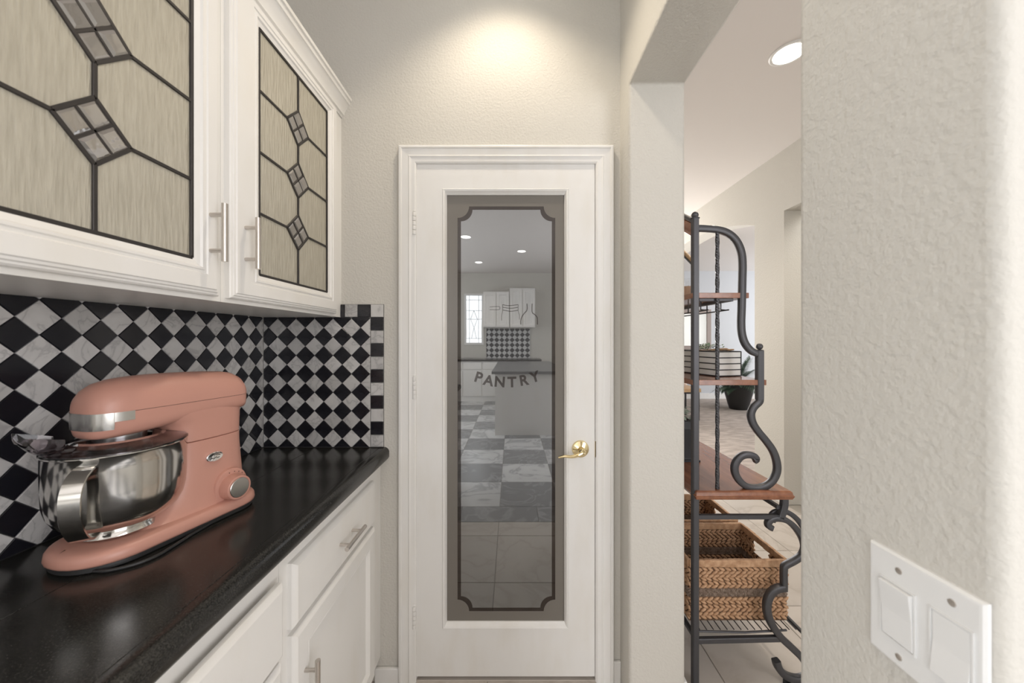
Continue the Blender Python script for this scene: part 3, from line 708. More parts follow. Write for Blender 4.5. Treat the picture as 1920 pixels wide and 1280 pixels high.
# bowl
BC = (MX, 0.760, 0.0); BR = 0.1064
bp = [(0.001, 0.9535), (0.05, 0.9535), (0.0605, 0.9545), (0.0625, 0.957), (0.0605, 0.9625), (0.058, 0.9665), (0.066, 0.9705), (0.080, 0.979), (0.0925, 0.992), (0.1000, 1.008), (0.1040, 1.028), (0.1056, 1.055), (0.1060, 1.10), (0.1062, 1.122), (0.1080, 1.1245), (0.1080, 1.1262), (0.1064, 1.127), (0.1050, 1.1255), (0.1048, 1.10), (0.1044, 1.055), (0.1026, 1.028), (0.0985, 1.009), (0.091, 0.994), (0.079, 0.981), (0.066, 0.973), (0.03, 0.970), (0.001, 0.970)]
bowl = obj('bowl', MB().lathe([(r*0.984, z+(0.003 if z > 1.1 else 0)) for r, z in bp], BC, 64, True), M['steel'], mx, angle=35)
az = math.radians(-52); dr_ = Vector((math.cos(az), math.sin(az), 0)); tn = Vector((-math.sin(az), math.cos(az), 0))
C0 = Vector((BC[0], BC[1], 0))
hp = [C0+dr_*r+Vector((0, 0, z)) for r, z in ((0.1045, 1.112), (0.113, 1.108), (0.128, 1.098), (0.139, 1.078), (0.142, 1.052), (0.138, 1.024), (0.126, 0.998), (0.110, 0.982), (0.090, 0.983))]
obj('bowl_handle', MB().tube(catmull(hp, 6), 0, up=tn, square=(0.0035, 0.029)), M['steel'], bowl, angle=40)
# clear splash guard with pouring chute
obj('splash_guard', MB().lathe([(0.062, 1.1465), (0.066, 1.145), (0.085, 1.139), (0.100, 1.134), (0.1040, 1.1310), (0.1062, 1.1295), (0.1062, 1.1315), (0.1045, 1.1330), (0.101, 1.1365), (0.085, 1.1415), (0.066, 1.1445), (0.062, 1.1455), (0.062, 1.1465)], BC, 56), M['clear'], mx, angle=50)
az = math.radians(-99); dr_ = Vector((math.cos(az), math.sin(az), 0)); tn = Vector((-math.sin(az), math.cos(az), 0))
def chute(r, hw0, zlo, zhi, t=0.0):
    return [C0+dr_*r+tn*a+Vector((0, 0, z)) for a, z in ((-hw0, zhi), (-hw0*0.96, zlo+0.008), (-hw0*0.75, zlo+0.001), (0, zlo), (hw0*0.75, zlo+0.001), (hw0*0.96, zlo+0.008), (hw0, zhi))]
def shell(rows, t=0.0022):
    mb = MB(); outer_ = rows
    inner_ = [[p+Vector((0, 0, t)) + (C0+dr_*0.1-Vector((p.x, p.y, 0))).normalized()*t*0.4 for p in r] for r in rows]
    full = [a+b[::-1] for a, b in zip(outer_, inner_)]
    return mb.loft(full)
obj('pouring_chute', shell([chute(0.082, 0.030, 1.139, 1.160), chute(0.100, 0.038, 1.137, 1.166), chute(0.114, 0.042, 1.141, 1.170), chute(0.122, 0.044, 1.149, 1.173), chute(0.127, 0.045, 1.158, 1.175)]), M['clear'], mx, angle=50)
# power cord lying on the counter at the near side
cd = catmull([(MX+0.05, 0.95, MC+0.0037), (MX+0.085, 0.88, MC+0.0037), (MX+0.098, 0.83, MC+0.0037), (MX+0.112, 0.785, MC+0.0037), (MX+0.119, 0.755, MC+0.0037), (MX+0.112, 0.725, MC+0.0037), (MX+0.085, 0.698, MC+0.0037), (MX+0.05, 0.69, MC+0.0037)], 8)
obj('power_cord', MB().tube(cd[:], 0.0033, 8, up=(0, 0, 1)), M['rubber'], mx)
MS = (CAMZ-CT)/(CAMZ-MC)
mx.location = (-0.8065*MS, 0.834*MS, CT); mx.rotation_euler = (0, 0, -math.radians(15)); mx.scale = (MS, MS, MS)

# ------------------------------------------------------------------ switch plate
sp = thing('switch_plate', 'white double rocker switch plate on the textured wall at right', 'light switch', (XR, 0.36, 1.05))
fnr = lambda u, v, n: (XR-n, u, v)
y0, y1, z0, z1 = 0.3085+0.006, 0.4173, 0.991, 1.1135
mb = MB().rings(fnr, [(y0, z0, y1, z1, 0), (y0, z0, y1, z1, 0.003), (y0+0.002, z0+0.002, y1-0.002, z1-0.002, 0.0055), (y0+0.004, z0+0.004, y1-0.004, z1-0.004, 0.006)])
mb.poly([fnr(u, v, 0.006) for u, v in ((y0+0.004, z0+0.004), (y1-0.004, z0+0.004), (y1-0.004, z1-0.004), (y0+0.004, z1-0.004))])
obj('cover_plate', mb, M['plastic'], sp, angle=25)
def rocker(ya, yb, za, zb, tilt, h):
    r = MB()
    r.rings(fnr, [(ya-0.0022, za-0.0022, yb+0.0022, zb+0.0022, 0.0061), (ya-0.0022, za-0.0022, yb+0.0022, zb+0.0022, 0.0078), (ya-0.0006, za-0.0006, yb+0.0006, zb+0.0006, 0.0078), (ya-0.0006, za-0.0006, yb+0.0006, zb+0.0006, 0.0055)])
    obj('rocker_surround', r, M['plastic'], sp, smooth=False)
    a = [fnr(ya, za, 0.004), fnr(yb, za, 0.004), fnr(yb, zb, 0.004), fnr(ya, zb, 0.004)]
    zm = (za+zb)/2
    r = MB(); prof = [(za, h-tilt), (zm, h-0.0015), (zb, h+tilt)]
    V = [[r.bm.verts.new(fnr(u, v, n)) for v, n in prof] for u in (ya, yb)]
    V0 = [[r.bm.verts.new(fnr(u, v, 0.004)) for v, n in prof] for u in (ya, yb)]
    for k in range(2):
        r.bm.faces.new([V[0][k], V[1][k], V[1][k+1], V[0][k+1]])
        for i in range(2): r.bm.faces.new([V[i][k], V[i][k+1], V0[i][k+1], V0[i][k]])
    r.bm.faces.new([V[0][0], V[1][0], V0[1][0], V0[0][0]]); r.bm.faces.new([V[0][2], V[1][2], V0[1][2], V0[0][2]])
    obj('rocker', r, M['plastic'], sp, smooth=False, bevel=0.0008)
rocker(0.3700, 0.4010, 1.0195, 1.0800, 0.0022, 0.0100)
rocker(0.3235, 0.3535, 1.0195, 1.0800, -0.0015, 0.0088)
for y, z in ((0.3845, 1.0975), (0.338, 1.0975), (0.3845, 1.0035), (0.338, 1.0035)):
    s_ = obj('screw', MB().lathe([(0.0034, 0.0), (0.0032, -0.0010), (0.0004, -0.0013)], (XR-0.0058, y, z), 14, True, 'X'), M['nickel'], sp)

# ------------------------------------------------------------------ baker's rack
YR = 1.38; YR2 = 2.42
rk = thing('bakers_rack', 'scrolled dark iron shelving rack with cherry wood shelves beyond the opening', 'rack', (0.9, 1.9, 0))
def P3(x, y, Y=YR): return at(x, y, Y)
def path(pts, k=6, Y=YR): return catmull([P3(x, y, Y) for x, y in pts], k)
SQ = (0.0245, 0.020)
XP = (1303-960)/F*YR
def side_frame(Y, dy):
    sh_ = Vector((0, dy, 0)); mv = lambda L: [p+sh_ for p in L]
    zt = CAMZ+(HZ-410)/F*YR
    obj('rear_post', MB().tube([(XP, YR+dy, 0.0), (XP, YR+dy, zt)], 0, square=(0.0235, 0.0235)), M['iron'], rk)
    f = obj('finial', MB().ball((XP, YR+dy, zt+0.014), 0.0135, 14).lathe([(0.017, 0), (0.0175, 0.002), (0.014, 0.004)], (XP, YR+dy, zt), 16, True), M['iron'], rk)
    up = path([(1304, 428), (1325, 428.5), (1348, 431), (1366, 438), (1380, 451), (1389, 470), (1392, 492), (1391.5, 530), (1390.5, 575), (1389.5, 605), (1391, 626), (1397, 644), (1409, 658), (1424, 664)], 5)
    obj('upper_scroll', MB().tube(mv(up), 0, square=SQ), M['iron'], rk, angle=50)
    pf = P3(1424, 660); pe = P3(1424, 748)
    obj('front_post', MB().tube([Vector((pf.x, YR+dy, pf.z+0.006)), Vector((pe.x, YR+dy, pe.z))], 0, square=(0.0245, 0.0235)), M['iron'], rk)
    obj('finial', MB().ball((pf.x, YR+dy, pf.z+0.022), 0.0125, 14).lathe([(0.0145, 0), (0.015, 0.002), (0.012, 0.004)], (pf.x, YR+dy, pf.z+0.006), 16, True), M['iron'], rk)
    sc = path([(1424, 746), (1423, 753), (1413, 763), (1408, 776), (1411, 792), (1421, 808), (1436, 826), (1449, 845), (1456, 866), (1456, 885), (1447, 902), (1432, 912), (1414, 914.5), (1397, 910), (1384, 898), (1377.5, 883), (1379, 868), (1388, 856), (1400, 852), (1412, 854), (1417, 860), (1413, 863)], 5)
    obj('middle_scroll', MB().tube(mv(sc), 0, square=SQ), M['iron'], rk, angle=50)
    obj('twisted_rod', MB().tube([P3(1345, 431+(917-431)*i/90)+sh_ for i in range(91)], 0, square=(0.0125, 0.0125), twist=110), M['iron'], rk, angle=60)
    obj('shelf_rail', MB().tube([P3(1303, 919)+sh_, P3(1437, 919)+sh_], 0, square=(0.008, 0.014)), M['iron'], rk)
    obj('side_rail', MB().tube([P3(1303, 968)+sh_, P3(1466, 968)+sh_], 0, square=(0.017, 0.017)), M['iron'], rk)
    obj('side_bracket', MB().tube(mv(path([(1470, 931), (1470, 945), (1467, 958), (1463, 970)], 4)), 0, square=(0.024, 0.022)), M['iron'], rk)
    l1 = path([(1447, 989), (1441, 986), (1440, 979), (1446, 973), (1458, 971), (1474, 975), (1490, 988), (1503, 1007), (1508, 1025), (1503, 1040), (1490, 1050), (1472, 1060), (1469.5, 1068), (1469.5, 1090), (1469.5, 1106)], 5)
    obj('leg_scroll', MB().tube(mv(l1), 0, square=(0.021, 0.022)), M['iron'], rk, angle=50)
    l2 = path([(1469, 1101), (1457, 1103), (1445, 1112), (1438, 1130), (1439, 1150), (1448, 1172), (1464, 1194), (1484, 1213), (1503, 1232), (1514, 1250), (1512, 1266), (1498, 1272), (1480, 1269), (1466, 1260), (1458, 1248), (1455, 1237)], 5)
    obj('leg_scroll', MB().tube(mv(l2), 0, square=(0.026, 0.024)), M['iron'], rk, angle=50)
    l3 = [p+Vector((0.028, 0.020, 0.018)) for p in path([(1447, 989), (1441, 986), (1440, 979), (1446, 973), (1458, 971), (1474, 975), (1490, 988), (1503, 1007)], 5)]
    obj('leg_scroll', MB().tube(mv(l3), 0, square=(0.019, 0.012)), M['iron'], rk, angle=50)
    b = P3(1476, 1274); obj('glide', MB().lathe([(0.014, 0), (0.014, 0.014)], (b.x, YR+dy, 0.0), 14, True), M['rubber'], rk)
    obj('side_rail', MB().tube([P3(1303, 1200)+sh_, P3(1466, 1196)+sh_], 0, square=(0.020, 0.018)), M['iron'], rk)
side_frame(YR, 0.0); side_frame(YR, YR2-YR)
def board(name, x0, x1, zt, th, y0=YR-0.004, y1=YR2+0.01, mould=False, m=None):
    if mould:
        def rg(z, e): return [(x0+e, y0+e, z), (x1-e, y0+e, z), (x1-e, y1-e, z), (x0+e, y1-e, z)]
        mb = MB().loft([rg(zt-th, 0.004), rg(zt-th*0.55, -0.002), rg(zt-th*0.48, 0.002), rg(zt-th*0.15, 0.004), rg(zt, 0.009)])
    else: mb = B((x0, y0, zt-th), (x1, y1, zt))
    return obj(name, mb, m or M['wood'], rk, smooth=False, bevel=0.0015)
zb = CAMZ-(917-HZ)/F*(YR-0.006)
BX1 = (1483-960)/F*(YR-0.01)
board('wide_shelf', XP-0.01, BX1, zb, 0.033, YR-0.028, YR2+0.03, mould=True)
z2 = CAMZ-(711.5-HZ)/F*YR; X2 = (1434.5-960)/F*YR
board('shelf', XP-0.012, X2, z2, 0.021, YR-0.008)
z1_ = CAMZ+(HZ-549)/F*YR; X1 = (1402-960)/F*YR
board('shelf', XP-0.012, X1, z1_, 0.021, YR-0.008)
obj('shelf_frame', MB().tube([(X1-0.06, YR+0.01, z1_-0.026), (X1-0.06, YR2, z1_-0.026)], 0, square=(0.012, 0.02)).tube([(XP+0.02, YR+0.01, z1_-0.026), (X1-0.06, YR+0.01, z1_-0.026)], 0, square=(0.012, 0.012)), M['iron'], rk)
for xg_, y_ in ((0.885, 1.495), (0.80, 1.495)):
    zz_ = CAMZ+(HZ-583)/F*y_
    mbw = MB().tube(catmull([(xg_, y_, z1_-0.022), (xg_, y_, zz_+0.006), (xg_, y_+0.006, zz_), (xg_, 2.3, zz_)], 3), 0.0028, 8, up=(1, 0, 0))
    for yy in (1.60, 1.70, 1.85, 2.05, 2.3): mbw.tube([(xg_, yy, zz_), (xg_, yy, z1_-0.022)], 0.0028, 8, up=(1, 0, 0))
    obj('glass_hanger_wire', mbw, M['iron'], rk)
# front rail below the wide shelf, and back crest rails rising in an arch
fr = P3(1463, 951)
obj('front_rail', MB().tube([(fr.x-0.005, YR, fr.z), (fr.x-0.005, YR2, fr.z)], 0, square=(0.014, 0.018)), M['iron'], rk)
ym = (YR+YR2)/2
def crest(z0_, rise, w_, name, m, th=0.022):
    pts = [(XP, YR+(YR2-YR)*i/24, z0_+rise*math.sin(PI*i/24)) for i in range(25)]
    obj(name, MB().tube(pts, 0, up=(1, 0, 0), square=(w_, th)), m, rk, angle=50)
crest(1.775, 0.20, 0.044, 'crest_rail', M['wood'])
crest(1.812, 0.20, 0.010, 'crest_rail', M['iron'])
crest(1.648, 0.24, 0.014, 'crest_rail', M['tan_wood'], 0.012)
crest(1.640, 0.24, 0.006, 'crest_rail', M['iron'])
mbw = MB()
for i in range(1, 40):
    t = i/40; y = YR+(YR2-YR)*t; z = 1.79+0.20*math.sin(PI*t)
    mbw.tube([(XP+0.014, y, z-0.006), (XP+0.0145, y+0.014, z+0.010)], 0.0028, 6, up=(1, 0, 0))
obj('crest_slots', mbw, M['dark_gap'], rk)
# wire bottom shelf
WZ = 0.205; xa, xb_ = XP+0.015, 1.10
for i in range(15):
    x = XP+0.025+0.0272*i
    obj('wire', MB().tube([(x, YR+0.012+0.0015*i*0, WZ), (x, YR2-0.01, WZ)], 0.0022, 6, up=(0, 0, 1)), M['iron'], rk)
obj('wire_shelf_rim', MB().tube([(XP, YR+0.012, WZ-0.006), (XP+0.2, YR+0.006, WZ-0.006), (1.085, YR+0.014, WZ-0.004)], 0.004, 8, up=(0, 0, 1)).tube([(XP, 1.9, WZ-0.006), (1.09, 1.9, WZ-0.006)], 0.004, 8, up=(0, 0, 1)).tube([(XP, YR2-0.012, WZ-0.006), (1.09, YR2-0.012, WZ-0.006)], 0.004, 8, up=(0, 0, 1)).tube([(XP+0.425, YR, WZ-0.006), (XP+0.425, YR2, WZ-0.006)], 0, square=(0.012, 0.012)).tube([(XP, YR, WZ-0.02), (XP, YR2, WZ-0.02)], 0, square=(0.016, 0.016)), M['iron'], rk)

# ------------------------------------------------------------------ woven baskets
def strands(x0, y0, x1, y1, z0_, z1_, hole=True):
    """braided rows of leaf blades on the four walls"""
    braid = MB(); fine = MB()
    walls = [((x0, y0), (x1, y0), (0, -1)), ((x1, y0), (x1, y1), (1, 0)), ((x1, y1), (x0, y1), (0, 1)), ((x0, y1), (x0, y0), (-1, 0))]
    Hh = z1_-z0_; rows = [0.080, 0.205, 0.325, 0.59, 0.705, 0.815]
    for wi, (a, b, nrm) in enumerate(walls):
        a = Vector((*a, 0)); b = Vector((*b, 0)); L = (b-a).length; d = (b-a)/L; nv = Vector((*nrm, 0))
        for k, fz in enumerate(rows):
            zc = z0_+Hh*fz; n = int(L/0.0225)
            for i in range(n):
                s_ = (i+0.5)/n*L
                for sgn in (1, -1):
                    p = a+d*(s_+(0.006 if sgn > 0 else 0)+random.uniform(-0.0015, 0.0015))+Vector((0, 0, zc+sgn*0.0068))
                    if hole and wi in (1, 3) and k >= 4 and abs(s_-L/2) < 0.05: continue
                    dirk = d if k % 2 else -d
                    ang = 0.50*sgn*(1 if k % 2 else -1)*-1 + random.uniform(-0.1, 0.1)
                    ax = d*math.cos(ang)+Vector((0, 0, math.sin(ang)))
                    up_ = nv.cross(ax)
                    R = Matrix((ax, up_, nv)).transposed()
                    braid.ball(p+nv*random.uniform(-0.001, 0.0015), 1, 6, (0.0165, 0.0068, 0.0066), R)
        n = int(L/0.006)
        for r_ in range(5):
            for i in range(n):
                p = a+d*((i+0.5+0.5*(r_ % 2))/n*L)+Vector((0, 0, z0_+Hh*(0.405+0.0275*r_)))
                ax = d*0.5+Vector((0, 0, 0.86 if r_ % 2 else -0.86)); ax.normalize(); up_ = nv.cross(ax)
                fine.ball(p, 1, 4, (0.0058, 0.0026, 0.0055), Matrix((ax, up_, nv)).transposed())
    return braid, fine
def basket(label, y0):
    x0, x1 = XP-0.004, 1.120; y1 = y0+0.295; z0_, z1_ = WZ+0.006, 0.457
    b = thing('woven_basket', label, 'basket', ((x0+x1)/2, (y0+y1)/2, z0_-0.003), 'woven baskets on the wire shelf')
    br, fi = strands(x0+0.006, y0+0.006, x1-0.006, y1-0.006, z0_, z1_)
    o = obj('braided_strands', br, M['straw'], b, angle=80, recalc=False); o['kind'] = 'stuff'
    o = obj('twisted_band', fi, M['straw_grey'], b, angle=80, recalc=False); o['kind'] = 'stuff'
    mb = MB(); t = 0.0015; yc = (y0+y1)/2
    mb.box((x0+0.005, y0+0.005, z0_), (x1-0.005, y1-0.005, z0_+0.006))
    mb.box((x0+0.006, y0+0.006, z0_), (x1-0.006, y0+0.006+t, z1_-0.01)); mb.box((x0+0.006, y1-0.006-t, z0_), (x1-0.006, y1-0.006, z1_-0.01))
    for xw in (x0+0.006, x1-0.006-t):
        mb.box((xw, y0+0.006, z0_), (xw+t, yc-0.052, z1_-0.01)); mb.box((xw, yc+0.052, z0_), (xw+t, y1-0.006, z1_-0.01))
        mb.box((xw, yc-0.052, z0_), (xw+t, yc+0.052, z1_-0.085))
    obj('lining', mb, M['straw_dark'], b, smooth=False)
    # wrapped rim: short overlapping coils
    mb = MB()
    cs_ = [(x0+0.006, y0+0.006), (x1-0.006, y0+0.006), (x1-0.006, y1-0.006), (x0+0.006, y1-0.006)]
    for i in range(4):
        a = Vector((*cs_[i], z1_-0.014)); c_ = Vector((*cs_[(i+1) % 4], z1_-0.014)); L = (c_-a).length; n = int(L/0.03)
        for k in range(n):
            p = a+(c_-a)*(k/n); q_ = a+(c_-a)*((k+1)/n); dd_ = (q_-p)*0.02
            r = 1+random.uniform(-0.08, 0.08)
            mb.tube([p, p+(q_-p)*0.08, p+(q_-p)*0.92, q_], 0, up=(0, 0, 1), square=(0.0125*r, 0.030*r), taper=lambda t: 0.93 if t in (0, 1) else 1)
    obj('rim', mb, M['straw'], b, angle=40)
    return b
basket('braided water hyacinth basket on the wire shelf, nearest the camera', YR+0.045)
basket('braided basket on the wire shelf, half hidden behind the nearer basket', YR+0.36)

# ------------------------------------------------------------------ things on the rack
def leaf(mb, p, d, L, w_, cup=0.25, seg=4):
    d = d.normalized(); side = d.cross(Vector((0, 0, 1)));
    if side.length < 0.05: side = Vector((1, 0, 0))
    side.normalize(); up = side.cross(d); rows = []
    for i in range(seg+1):
        t = i/seg; ww = w_*math.sin(PI*min(0.97, 0.06+t*0.94))**0.8
        c_ = p+d*L*t-up*0+Vector((0, 0, -L*0.35*t*t))
        rows.append([c_-side*ww+up*ww*cup, c_, c_+side*ww+up*ww*cup])
    mb.loft(rows, cap=False, closed=False)
# crate of white slats in a black frame
Ac = Vector((0.864, 1.480, z2)); e1 = Vector((0.1165, 0.030, 0)); e2 = Vector((-0.0715, 0.262, 0)); e2 = e2-e1*(e2.dot(e1)/e1.dot(e1)); HC = 0.106
cr_ = thing('slatted_box', 'white slatted box with black bands and a jute strap on the middle rack shelf', 'box', tuple(Ac+(e1+e2)/2))
def quad_slab(p, u, v, t, name, m):       # slab spanned by u and v, thickness vector t
    mb = MB(); mb.loft([[p, p+u, p+u+v, p+v], [p+t, p+u+t, p+u+v+t, p+v+t]]); return obj(name, mb, m, cr_, smooth=False)
sl = (HC-0.004)/4; n1 = e1.normalized(); n2 = e2.normalized(); Z = Vector((0, 0, 1))
for face in range(4):
    o_, u_, nn = [(Ac, e1, -n2), (Ac+e1, e2, n1), (Ac+e1+e2, -e1, n2), (Ac+e2, -e2, -n1)][face]
    for k in range(4):
        quad_slab(o_+u_*0.006+Z*(0.004+k*sl+0.0012), u_*0.988, Z*(sl-0.0024), -nn*0.004-nn*0.0015, 'slat', M['white_paint']) if k < 4 else None
quad_slab(Ac+n1*0.008+n2*0.008, e1*0.86, e2*0.94, Z*(HC-0.012), 'box_lining', M['dark_wood'])
mbf = MB()
def fbar(p, q_, w_=0.0042): mbf.tube([p, q_], 0, up=(0.3, 0.2, 0.9) if abs((q_-p).normalized().z) < 0.5 else tuple(n1), square=(w_, w_))
cor = [Ac, Ac+e1, Ac+e1+e2, Ac+e2]
for i in range(4):
    fbar(cor[i]+Z*0.002, cor[i]+Z*HC)
    for k in range(5): fbar(cor[i]+Z*(0.003+k*sl), cor[(i+1) % 4]+Z*(0.003+k*sl))
obj('black_bands', mbf, M['dark_wood'], cr_, smooth=False)
ps = Ac+e2*0.40
mbs = MB().tube([ps-n1*0.004+Z*0.002, ps-n1*0.004+Z*(HC+0.002), ps+e1*0.5+Z*(HC+0.0045), ps+e1+n1*0.004+Z*(HC+0.002), ps+e1+n1*0.004+Z*0.002], 0, up=tuple(n2), square=(0.003, 0.011))
obj('jute_strap', mbs, M['jute'], cr_, smooth=False)
gr = MB(); c0 = Ac+e1*0.45+e2*0.42+Z*(HC+0.006)
for i in range(70):
    p = c0+e1*random.uniform(-0.35, 0.35)+e2*random.uniform(-0.25, 0.25)+Z*random.uniform(0, 0.022)
    leaf(gr, p, Vector((random.uniform(-1, 1), random.uniform(-1, 1), random.uniform(0.1, 0.9))), random.uniform(0.014, 0.026), random.uniform(0.0035, 0.006))
for i in range(8):
    gr.tube([c0+Z*-0.004, c0+e1*random.uniform(-0.4, 0.4)+e2*random.uniform(-0.3, 0.3)+Z*0.02], 0.001, 5)
tag(obj('greenery_sprig', gr, M['leaf'], angle=80, recalc=False, origin=tuple(c0)), 'small grey green sprig lying on top of the slatted box', 'plant')
dw = Ac+e1*0.55+e2*0.10+Z*(HC+0.006)
tag(obj('driftwood_piece', MB().tube(catmull([dw-n1*0.045+n2*0.03, dw+Z*0.003, dw+n1*0.02+n2*0.004, dw+n1*0.045+Z*0.001], 5), 0.0045, 8, up=(0, 0, 1), taper=lambda t: 1.2-0.8*abs(t-0.4)), M['driftwood'], origin=tuple(dw)), 'brown piece of driftwood on the near corner of the slatted box', 'driftwood')

# candle jars on the top shelf
for (x, y, lab, r_, h_) in ((0.800, 1.60, 'peach candle in a clear glass jar on the top rack shelf, the front one', 0.043, 0.088), (0.80, 1.74, 'peach candle in a clear glass jar behind the front candle on the top rack shelf', 0.040, 0.10)):
    t = thing('candle_jar', lab, 'candle', (x, y, z1_), 'candle jars on the top shelf')
    obj('jar', MB().lathe([(r_-0.004, 0.0), (r_, 0.004), (r_, h_), (r_-0.0025, h_), (r_-0.0025, 0.006), (0.001, 0.005)], (x, y, z1_+0.0005), 28), M['jar_glass'], t)
    obj('wax', MB().lathe([(r_-0.003, 0.007), (r_-0.003, h_*0.62), (0.001, h_*0.60)], (x, y, z1_+0.0005), 24, True), M['wax'], t)
    obj('wick', MB().tube([(x, y, z1_+h_*0.6), (x+0.001, y, z1_+h_*0.6+0.010)], 0.001, 6), M['rubber'], t)

# black planter on the wide shelf
pc = Vector((0.812, 1.76, zb))
pl = thing('planter_box', 'square black planter with pale green foliage on the wide rack shelf', 'planter', tuple(pc))
def sq(h_, z): return [(pc.x-h_, pc.y-h_, zb+z), (pc.x+h_, pc.y-h_, zb+z), (pc.x+h_, pc.y+h_, zb+z), (pc.x-h_, pc.y+h_, zb+z)]
obj('body', MB().loft([sq(0.084, 0.0), sq(0.084, 0.009), sq(0.078, 0.011), sq(0.077, 0.018), sq(0.0745, 0.155), sq(0.066, 0.190), sq(0.058, 0.198), sq(0.058, 0.18)]), M['dark_wood'], pl, smooth=False, bevel=0.001)
fo = MB()
for i in range(110):
    a = random.uniform(0, 2*PI); rr = random.uniform(0, 0.075)
    p = pc+Vector((rr*math.cos(a), rr*math.sin(a), 0.195+random.uniform(-0.01, 0.05)))
    leaf(fo, p, Vector((math.cos(a), math.sin(a), random.uniform(-0.2, 0.9))), random.uniform(0.030, 0.048), random.uniform(0.009, 0.014))
obj('foliage', fo, M['leaf_pale'], pl, angle=80, recalc=False)

# ------------------------------------------------------------------ recessed ceiling lights
def can(label, x, y):
    t = thing('recessed_light', label, 'ceiling light', (x, y, CEIL))
    obj('trim_ring', MB().lathe([(0.090, 0.0), (0.090, -0.004), (0.084, -0.008), (0.073, -0.006), (0.070, 0.0), (0.0705, -0.001)], (x, y, CEIL), 40), M['trim'], t)
    obj('lens', MB().lathe([(0.071, -0.0015), (0.04, -0.0015), (0.0005, -0.0015)], (x, y, CEIL), 32), M['lamp_on'], t)
can('round recessed ceiling light glowing above the iron rack', *CAN_DINING)
can('round recessed ceiling light above the pantry door', *CAN_NOOK)
for c_, lb in zip(CANS_KITCHEN, ('left upper of the ceiling lights mirrored in the pantry door', 'middle and largest of the ceiling lights mirrored in the pantry door', 'lowest of the ceiling lights mirrored in the pantry door')): can(lb, *c_)

# ------------------------------------------------------------------ living room
# potted palm
px, py = 4.40, 6.85
pp = thing('potted_palm', 'bushy palm in a tapered black pot on the carpet beyond the arch', 'plant', (px, py, 0))
obj('pot', MB().lathe([(0.15, 0), (0.16, 0.01), (0.19, 0.12), (0.235, 0.30), (0.26, 0.46), (0.265, 0.50), (0.25, 0.50), (0.24, 0.46), (0.001, 0.45)], (px, py, 0), 24, True), M['pot'], pp)
for i in range(46):
    a = 2*PI*i/46*2.4+random.uniform(-0.2, 0.2); el = random.uniform(0.2, 1.35); L = random.uniform(0.55, 0.9)*(0.55 if math.cos(a) < -0.2 else 1)
    fr_ = MB(); d = Vector((math.cos(a)*math.cos(el), math.sin(a)*math.cos(el), math.sin(el))); o0 = Vector((px, py, 0.46)); pts = []
    for k in range(9):
        t = k/8; pts.append(o0+d*L*t+Vector((0, 0, -0.42*t*t*L*(1.3-el*0.5))))
    fr_.tube(pts, 0.004, 5, up=(0.1, 0.2, 1), taper=lambda t: 1.1-t)
    for k in range(2, 9):
        t_ = (pts[k]-pts[k-1]).normalized(); sd = t_.cross(Vector((0, 0, 1))).normalized()
        for s_ in (-1, 1):
            for f_ in (0, 0.5):
                leaf(fr_, pts[k-1].lerp(pts[k], f_), (t_*0.8+sd*s_*0.8+Vector((0, 0, 0.15))), 0.21*(1.15-0.06*k), 0.012, 0.1, 3)
    obj('frond', fr_, M['palm'], pp, angle=80, recalc=False)
# side table
tx1 = 3.13; ty = 5.83
tb = thing('side_table', 'light wood side table with black metal legs on the living room carpet', 'table', (2.85, ty+0.25, 0))
obj('table_top', B((2.50, ty, 0.475), (tx1, ty+0.5, 0.535)), M['tan_wood'], tb, bevel=0.004)
for x, y in ((2.53, ty+0.03), (tx1-0.03, ty+0.03), (2.53, ty+0.47), (tx1-0.03, ty+0.47)):
    obj('leg', B((x-0.012, y-0.012, 0), (x+0.012, y+0.012, 0.475)), M['dark_wood'], tb)
obj('lower_rail', MB().box((2.53, ty+0.02, 0.445), (tx1-0.03, ty+0.04, 0.475)), M['dark_wood'], tb)
vx = 2.98; 
tag(obj('round_vase', MB().lathe([(0.03, 0), (0.055, 0.02), (0.07, 0.06), (0.055, 0.10), (0.03, 0.115), (0.034, 0.125), (0.028, 0.125), (0.02, 0.11)], (vx-0.06, ty+0.2, 0.5355), 24, True), mat('blush_ceramic', (0.75, 0.62, 0.55), 0.5), origin=(vx-0.06, ty+0.2, 0.5355)), 'small blush vase on the light wood side table', 'vase')
# framed mirror on the blue wall
ml, mt_ = at(1268, 580, 7.98), at(1333, 656, 7.98)
mi = thing('framed_mirror', 'rectangular grey brown framed mirror on the pale blue living room wall', 'mirror', ((ml.x+mt_.x)/2, 7.998, mt_.z))
fnm = BP(8.0)
obj('frame', MB().rings(fnm, [(ml.x, mt_.z, mt_.x, ml.z, 0), (ml.x, mt_.z, mt_.x, ml.z, 0.03), (ml.x+0.09, mt_.z+0.09, mt_.x-0.09, ml.z-0.09, 0.03), (ml.x+0.1, mt_.z+0.1, mt_.x-0.1, ml.z-0.1, 0.012)]), M['frame_wood'], mi, smooth=False)
obj('mirror_glass', B((ml.x+0.09, 7.986, mt_.z+0.09), (mt_.x-0.09, 7.992, ml.z-0.09)), M['mirror'], mi, smooth=False)

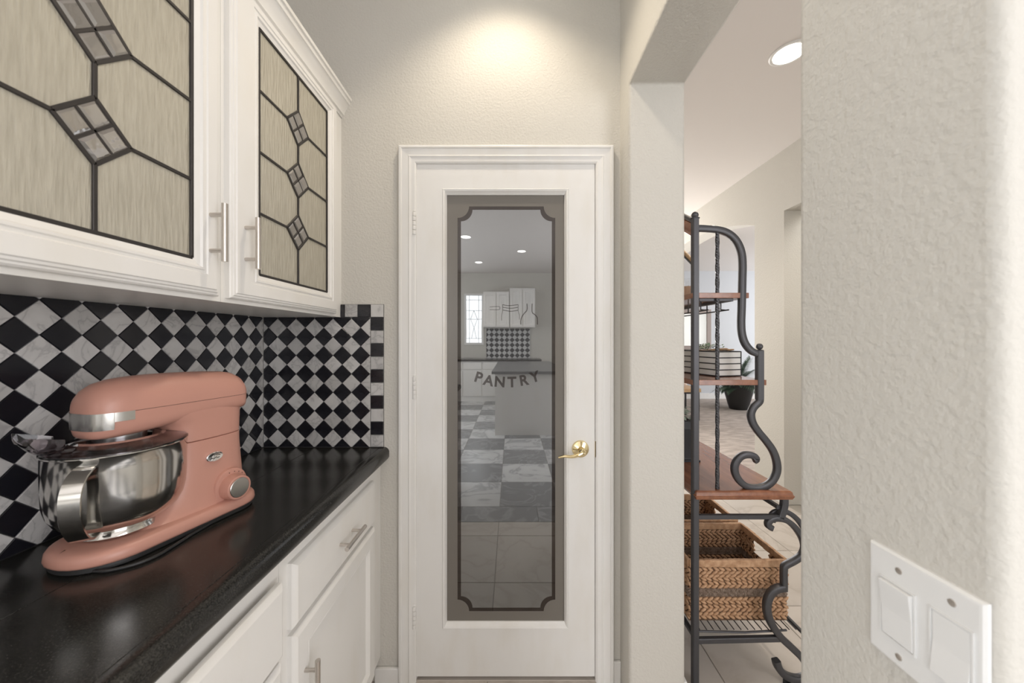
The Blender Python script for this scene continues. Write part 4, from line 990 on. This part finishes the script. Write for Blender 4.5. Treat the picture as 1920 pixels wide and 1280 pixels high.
# ------------------------------------------------------------------ kitchen behind the camera (seen mirrored in the door glass)
isl = thing('kitchen_island', 'white kitchen island with grey stone top mirrored in the pantry door', 'island', (0.3, -3.2, 0))
obj('body', MB().box((-0.24, -4.25, 0.0), (0.72, -2.16, 0.865)), M['cab'], isl, smooth=False)
obj('island_top', B((-0.29, -4.33, 0.865), (0.77, -2.10, 0.905)), mat('grey_stone', (0.16, 0.16, 0.165), 0.3), isl, bevel=0.006)
kc = thing('kitchen_counter', 'white base cabinets under a dark counter on the far kitchen wall', 'cabinet', (-0.3, -5.1, 0))
obj('body', B((-1.9, -5.42, 0.0), (0.62, -4.86, 0.875)), M['cab'], kc, smooth=False)
for k in range(6):
    a = -1.88+k*0.415
    obj('drawer', B((a, -4.862, 0.70), (a+0.385, -4.842, 0.855)), M['cab'], kc, bevel=0.004)
    obj('door', B((a, -4.862, 0.11), (a+0.385, -4.842, 0.68)), M['cab'], kc, bevel=0.004)
obj('counter_slab', B((-1.9, -5.42, 0.875), (0.64, -4.82, 0.915)), M['granite'], kc, bevel=0.004)
tag(obj('rear_backsplash', B((-0.60, -5.445, 0.916), (0.42, -5.43, 1.60)), M['far_tiles'], origin=(0, -5.43, 0.916)), 'far diamond tiled backsplash mirrored in the pantry door', 'backsplash')
for a, b, zt_, lb in ((-0.65, -0.06, 2.42, 'left white wall cabinet mirrored in the pantry door'), (-0.05, 0.52, 2.50, 'right white wall cabinet mirrored in the pantry door')):
    t = thing('wall_cabinet', lb, 'cabinet', ((a+b)/2, -5.28, 1.6))
    obj('body', B((a, -5.44, 1.62), (b, -5.12, zt_)), M['cab'], t, smooth=False)
    for k in range(2):
        w_ = (b-a)/2; obj('door', MB().rings(lambda u, v, n: (u, -5.12+n, v), [(a+k*w_+0.01, 1.64, a+(k+1)*w_-0.01, zt_-0.03, 0), (a+k*w_+0.01, 1.64, a+(k+1)*w_-0.01, zt_-0.03, 0.018), (a+k*w_+0.06, 1.69, a+(k+1)*w_-0.06, zt_-0.08, 0.018), (a+k*w_+0.065, 1.695, a+(k+1)*w_-0.065, zt_-0.085, 0.008), (a+k*w_+0.12, 1.8, a+(k+1)*w_-0.12, zt_-0.2, 0.008)]), M['cab'], t, smooth=False)
def kwin(name, x0, x1, z0_, z1_, bars=True):
    wn = bpy.data.objects.new(name, None); col.objects.link(wn); wn['kind'] = 'structure'
    obj('pane', B((x0, -5.45, z0_), (x1, -5.445, z1_)), M['window_on'], wn, smooth=False)
    obj('window_frame', MB().rings(lambda u, v, n: (u, -5.45+n, v), [(x0-0.05, z0_-0.05, x1+0.05, z1_+0.05, 0), (x0-0.05, z0_-0.05, x1+0.05, z1_+0.05, 0.02), (x0, z0_, x1, z1_, 0.02), (x0, z0_, x1, z1_, 0)]), M['trim'], wn, smooth=False)
    if bars:
        mb = MB(); xm = (x0+x1)/2
        for xx in (x0+0.07, x1-0.07): mb.tube([(xx, -5.44, z0_), (xx, -5.44, z1_)], 0.004, 6)
        for zz_ in (z0_+0.1, z0_+0.55, z1_-0.1, z1_-0.35): mb.tube([(x0, -5.44, zz_), (x1, -5.44, zz_)], 0.004, 6, up=(0, 0, 1))
        for s_ in (-1, 1):
            mb.tube([(xm, -5.44, z1_-0.35), (xm+s_*0.08, -5.44, z1_-0.55), (xm, -5.44, z0_+0.35), (xm+s_*0.06, -5.44, z0_+0.1)], 0.004, 6)
        obj('leading', mb, M['lead'], wn)
kwin('window_1', -1.07, -0.71, 1.27, 2.37)
# ids used while building only
for o in bpy.data.objects:
    if 'base' in o: del o['base']
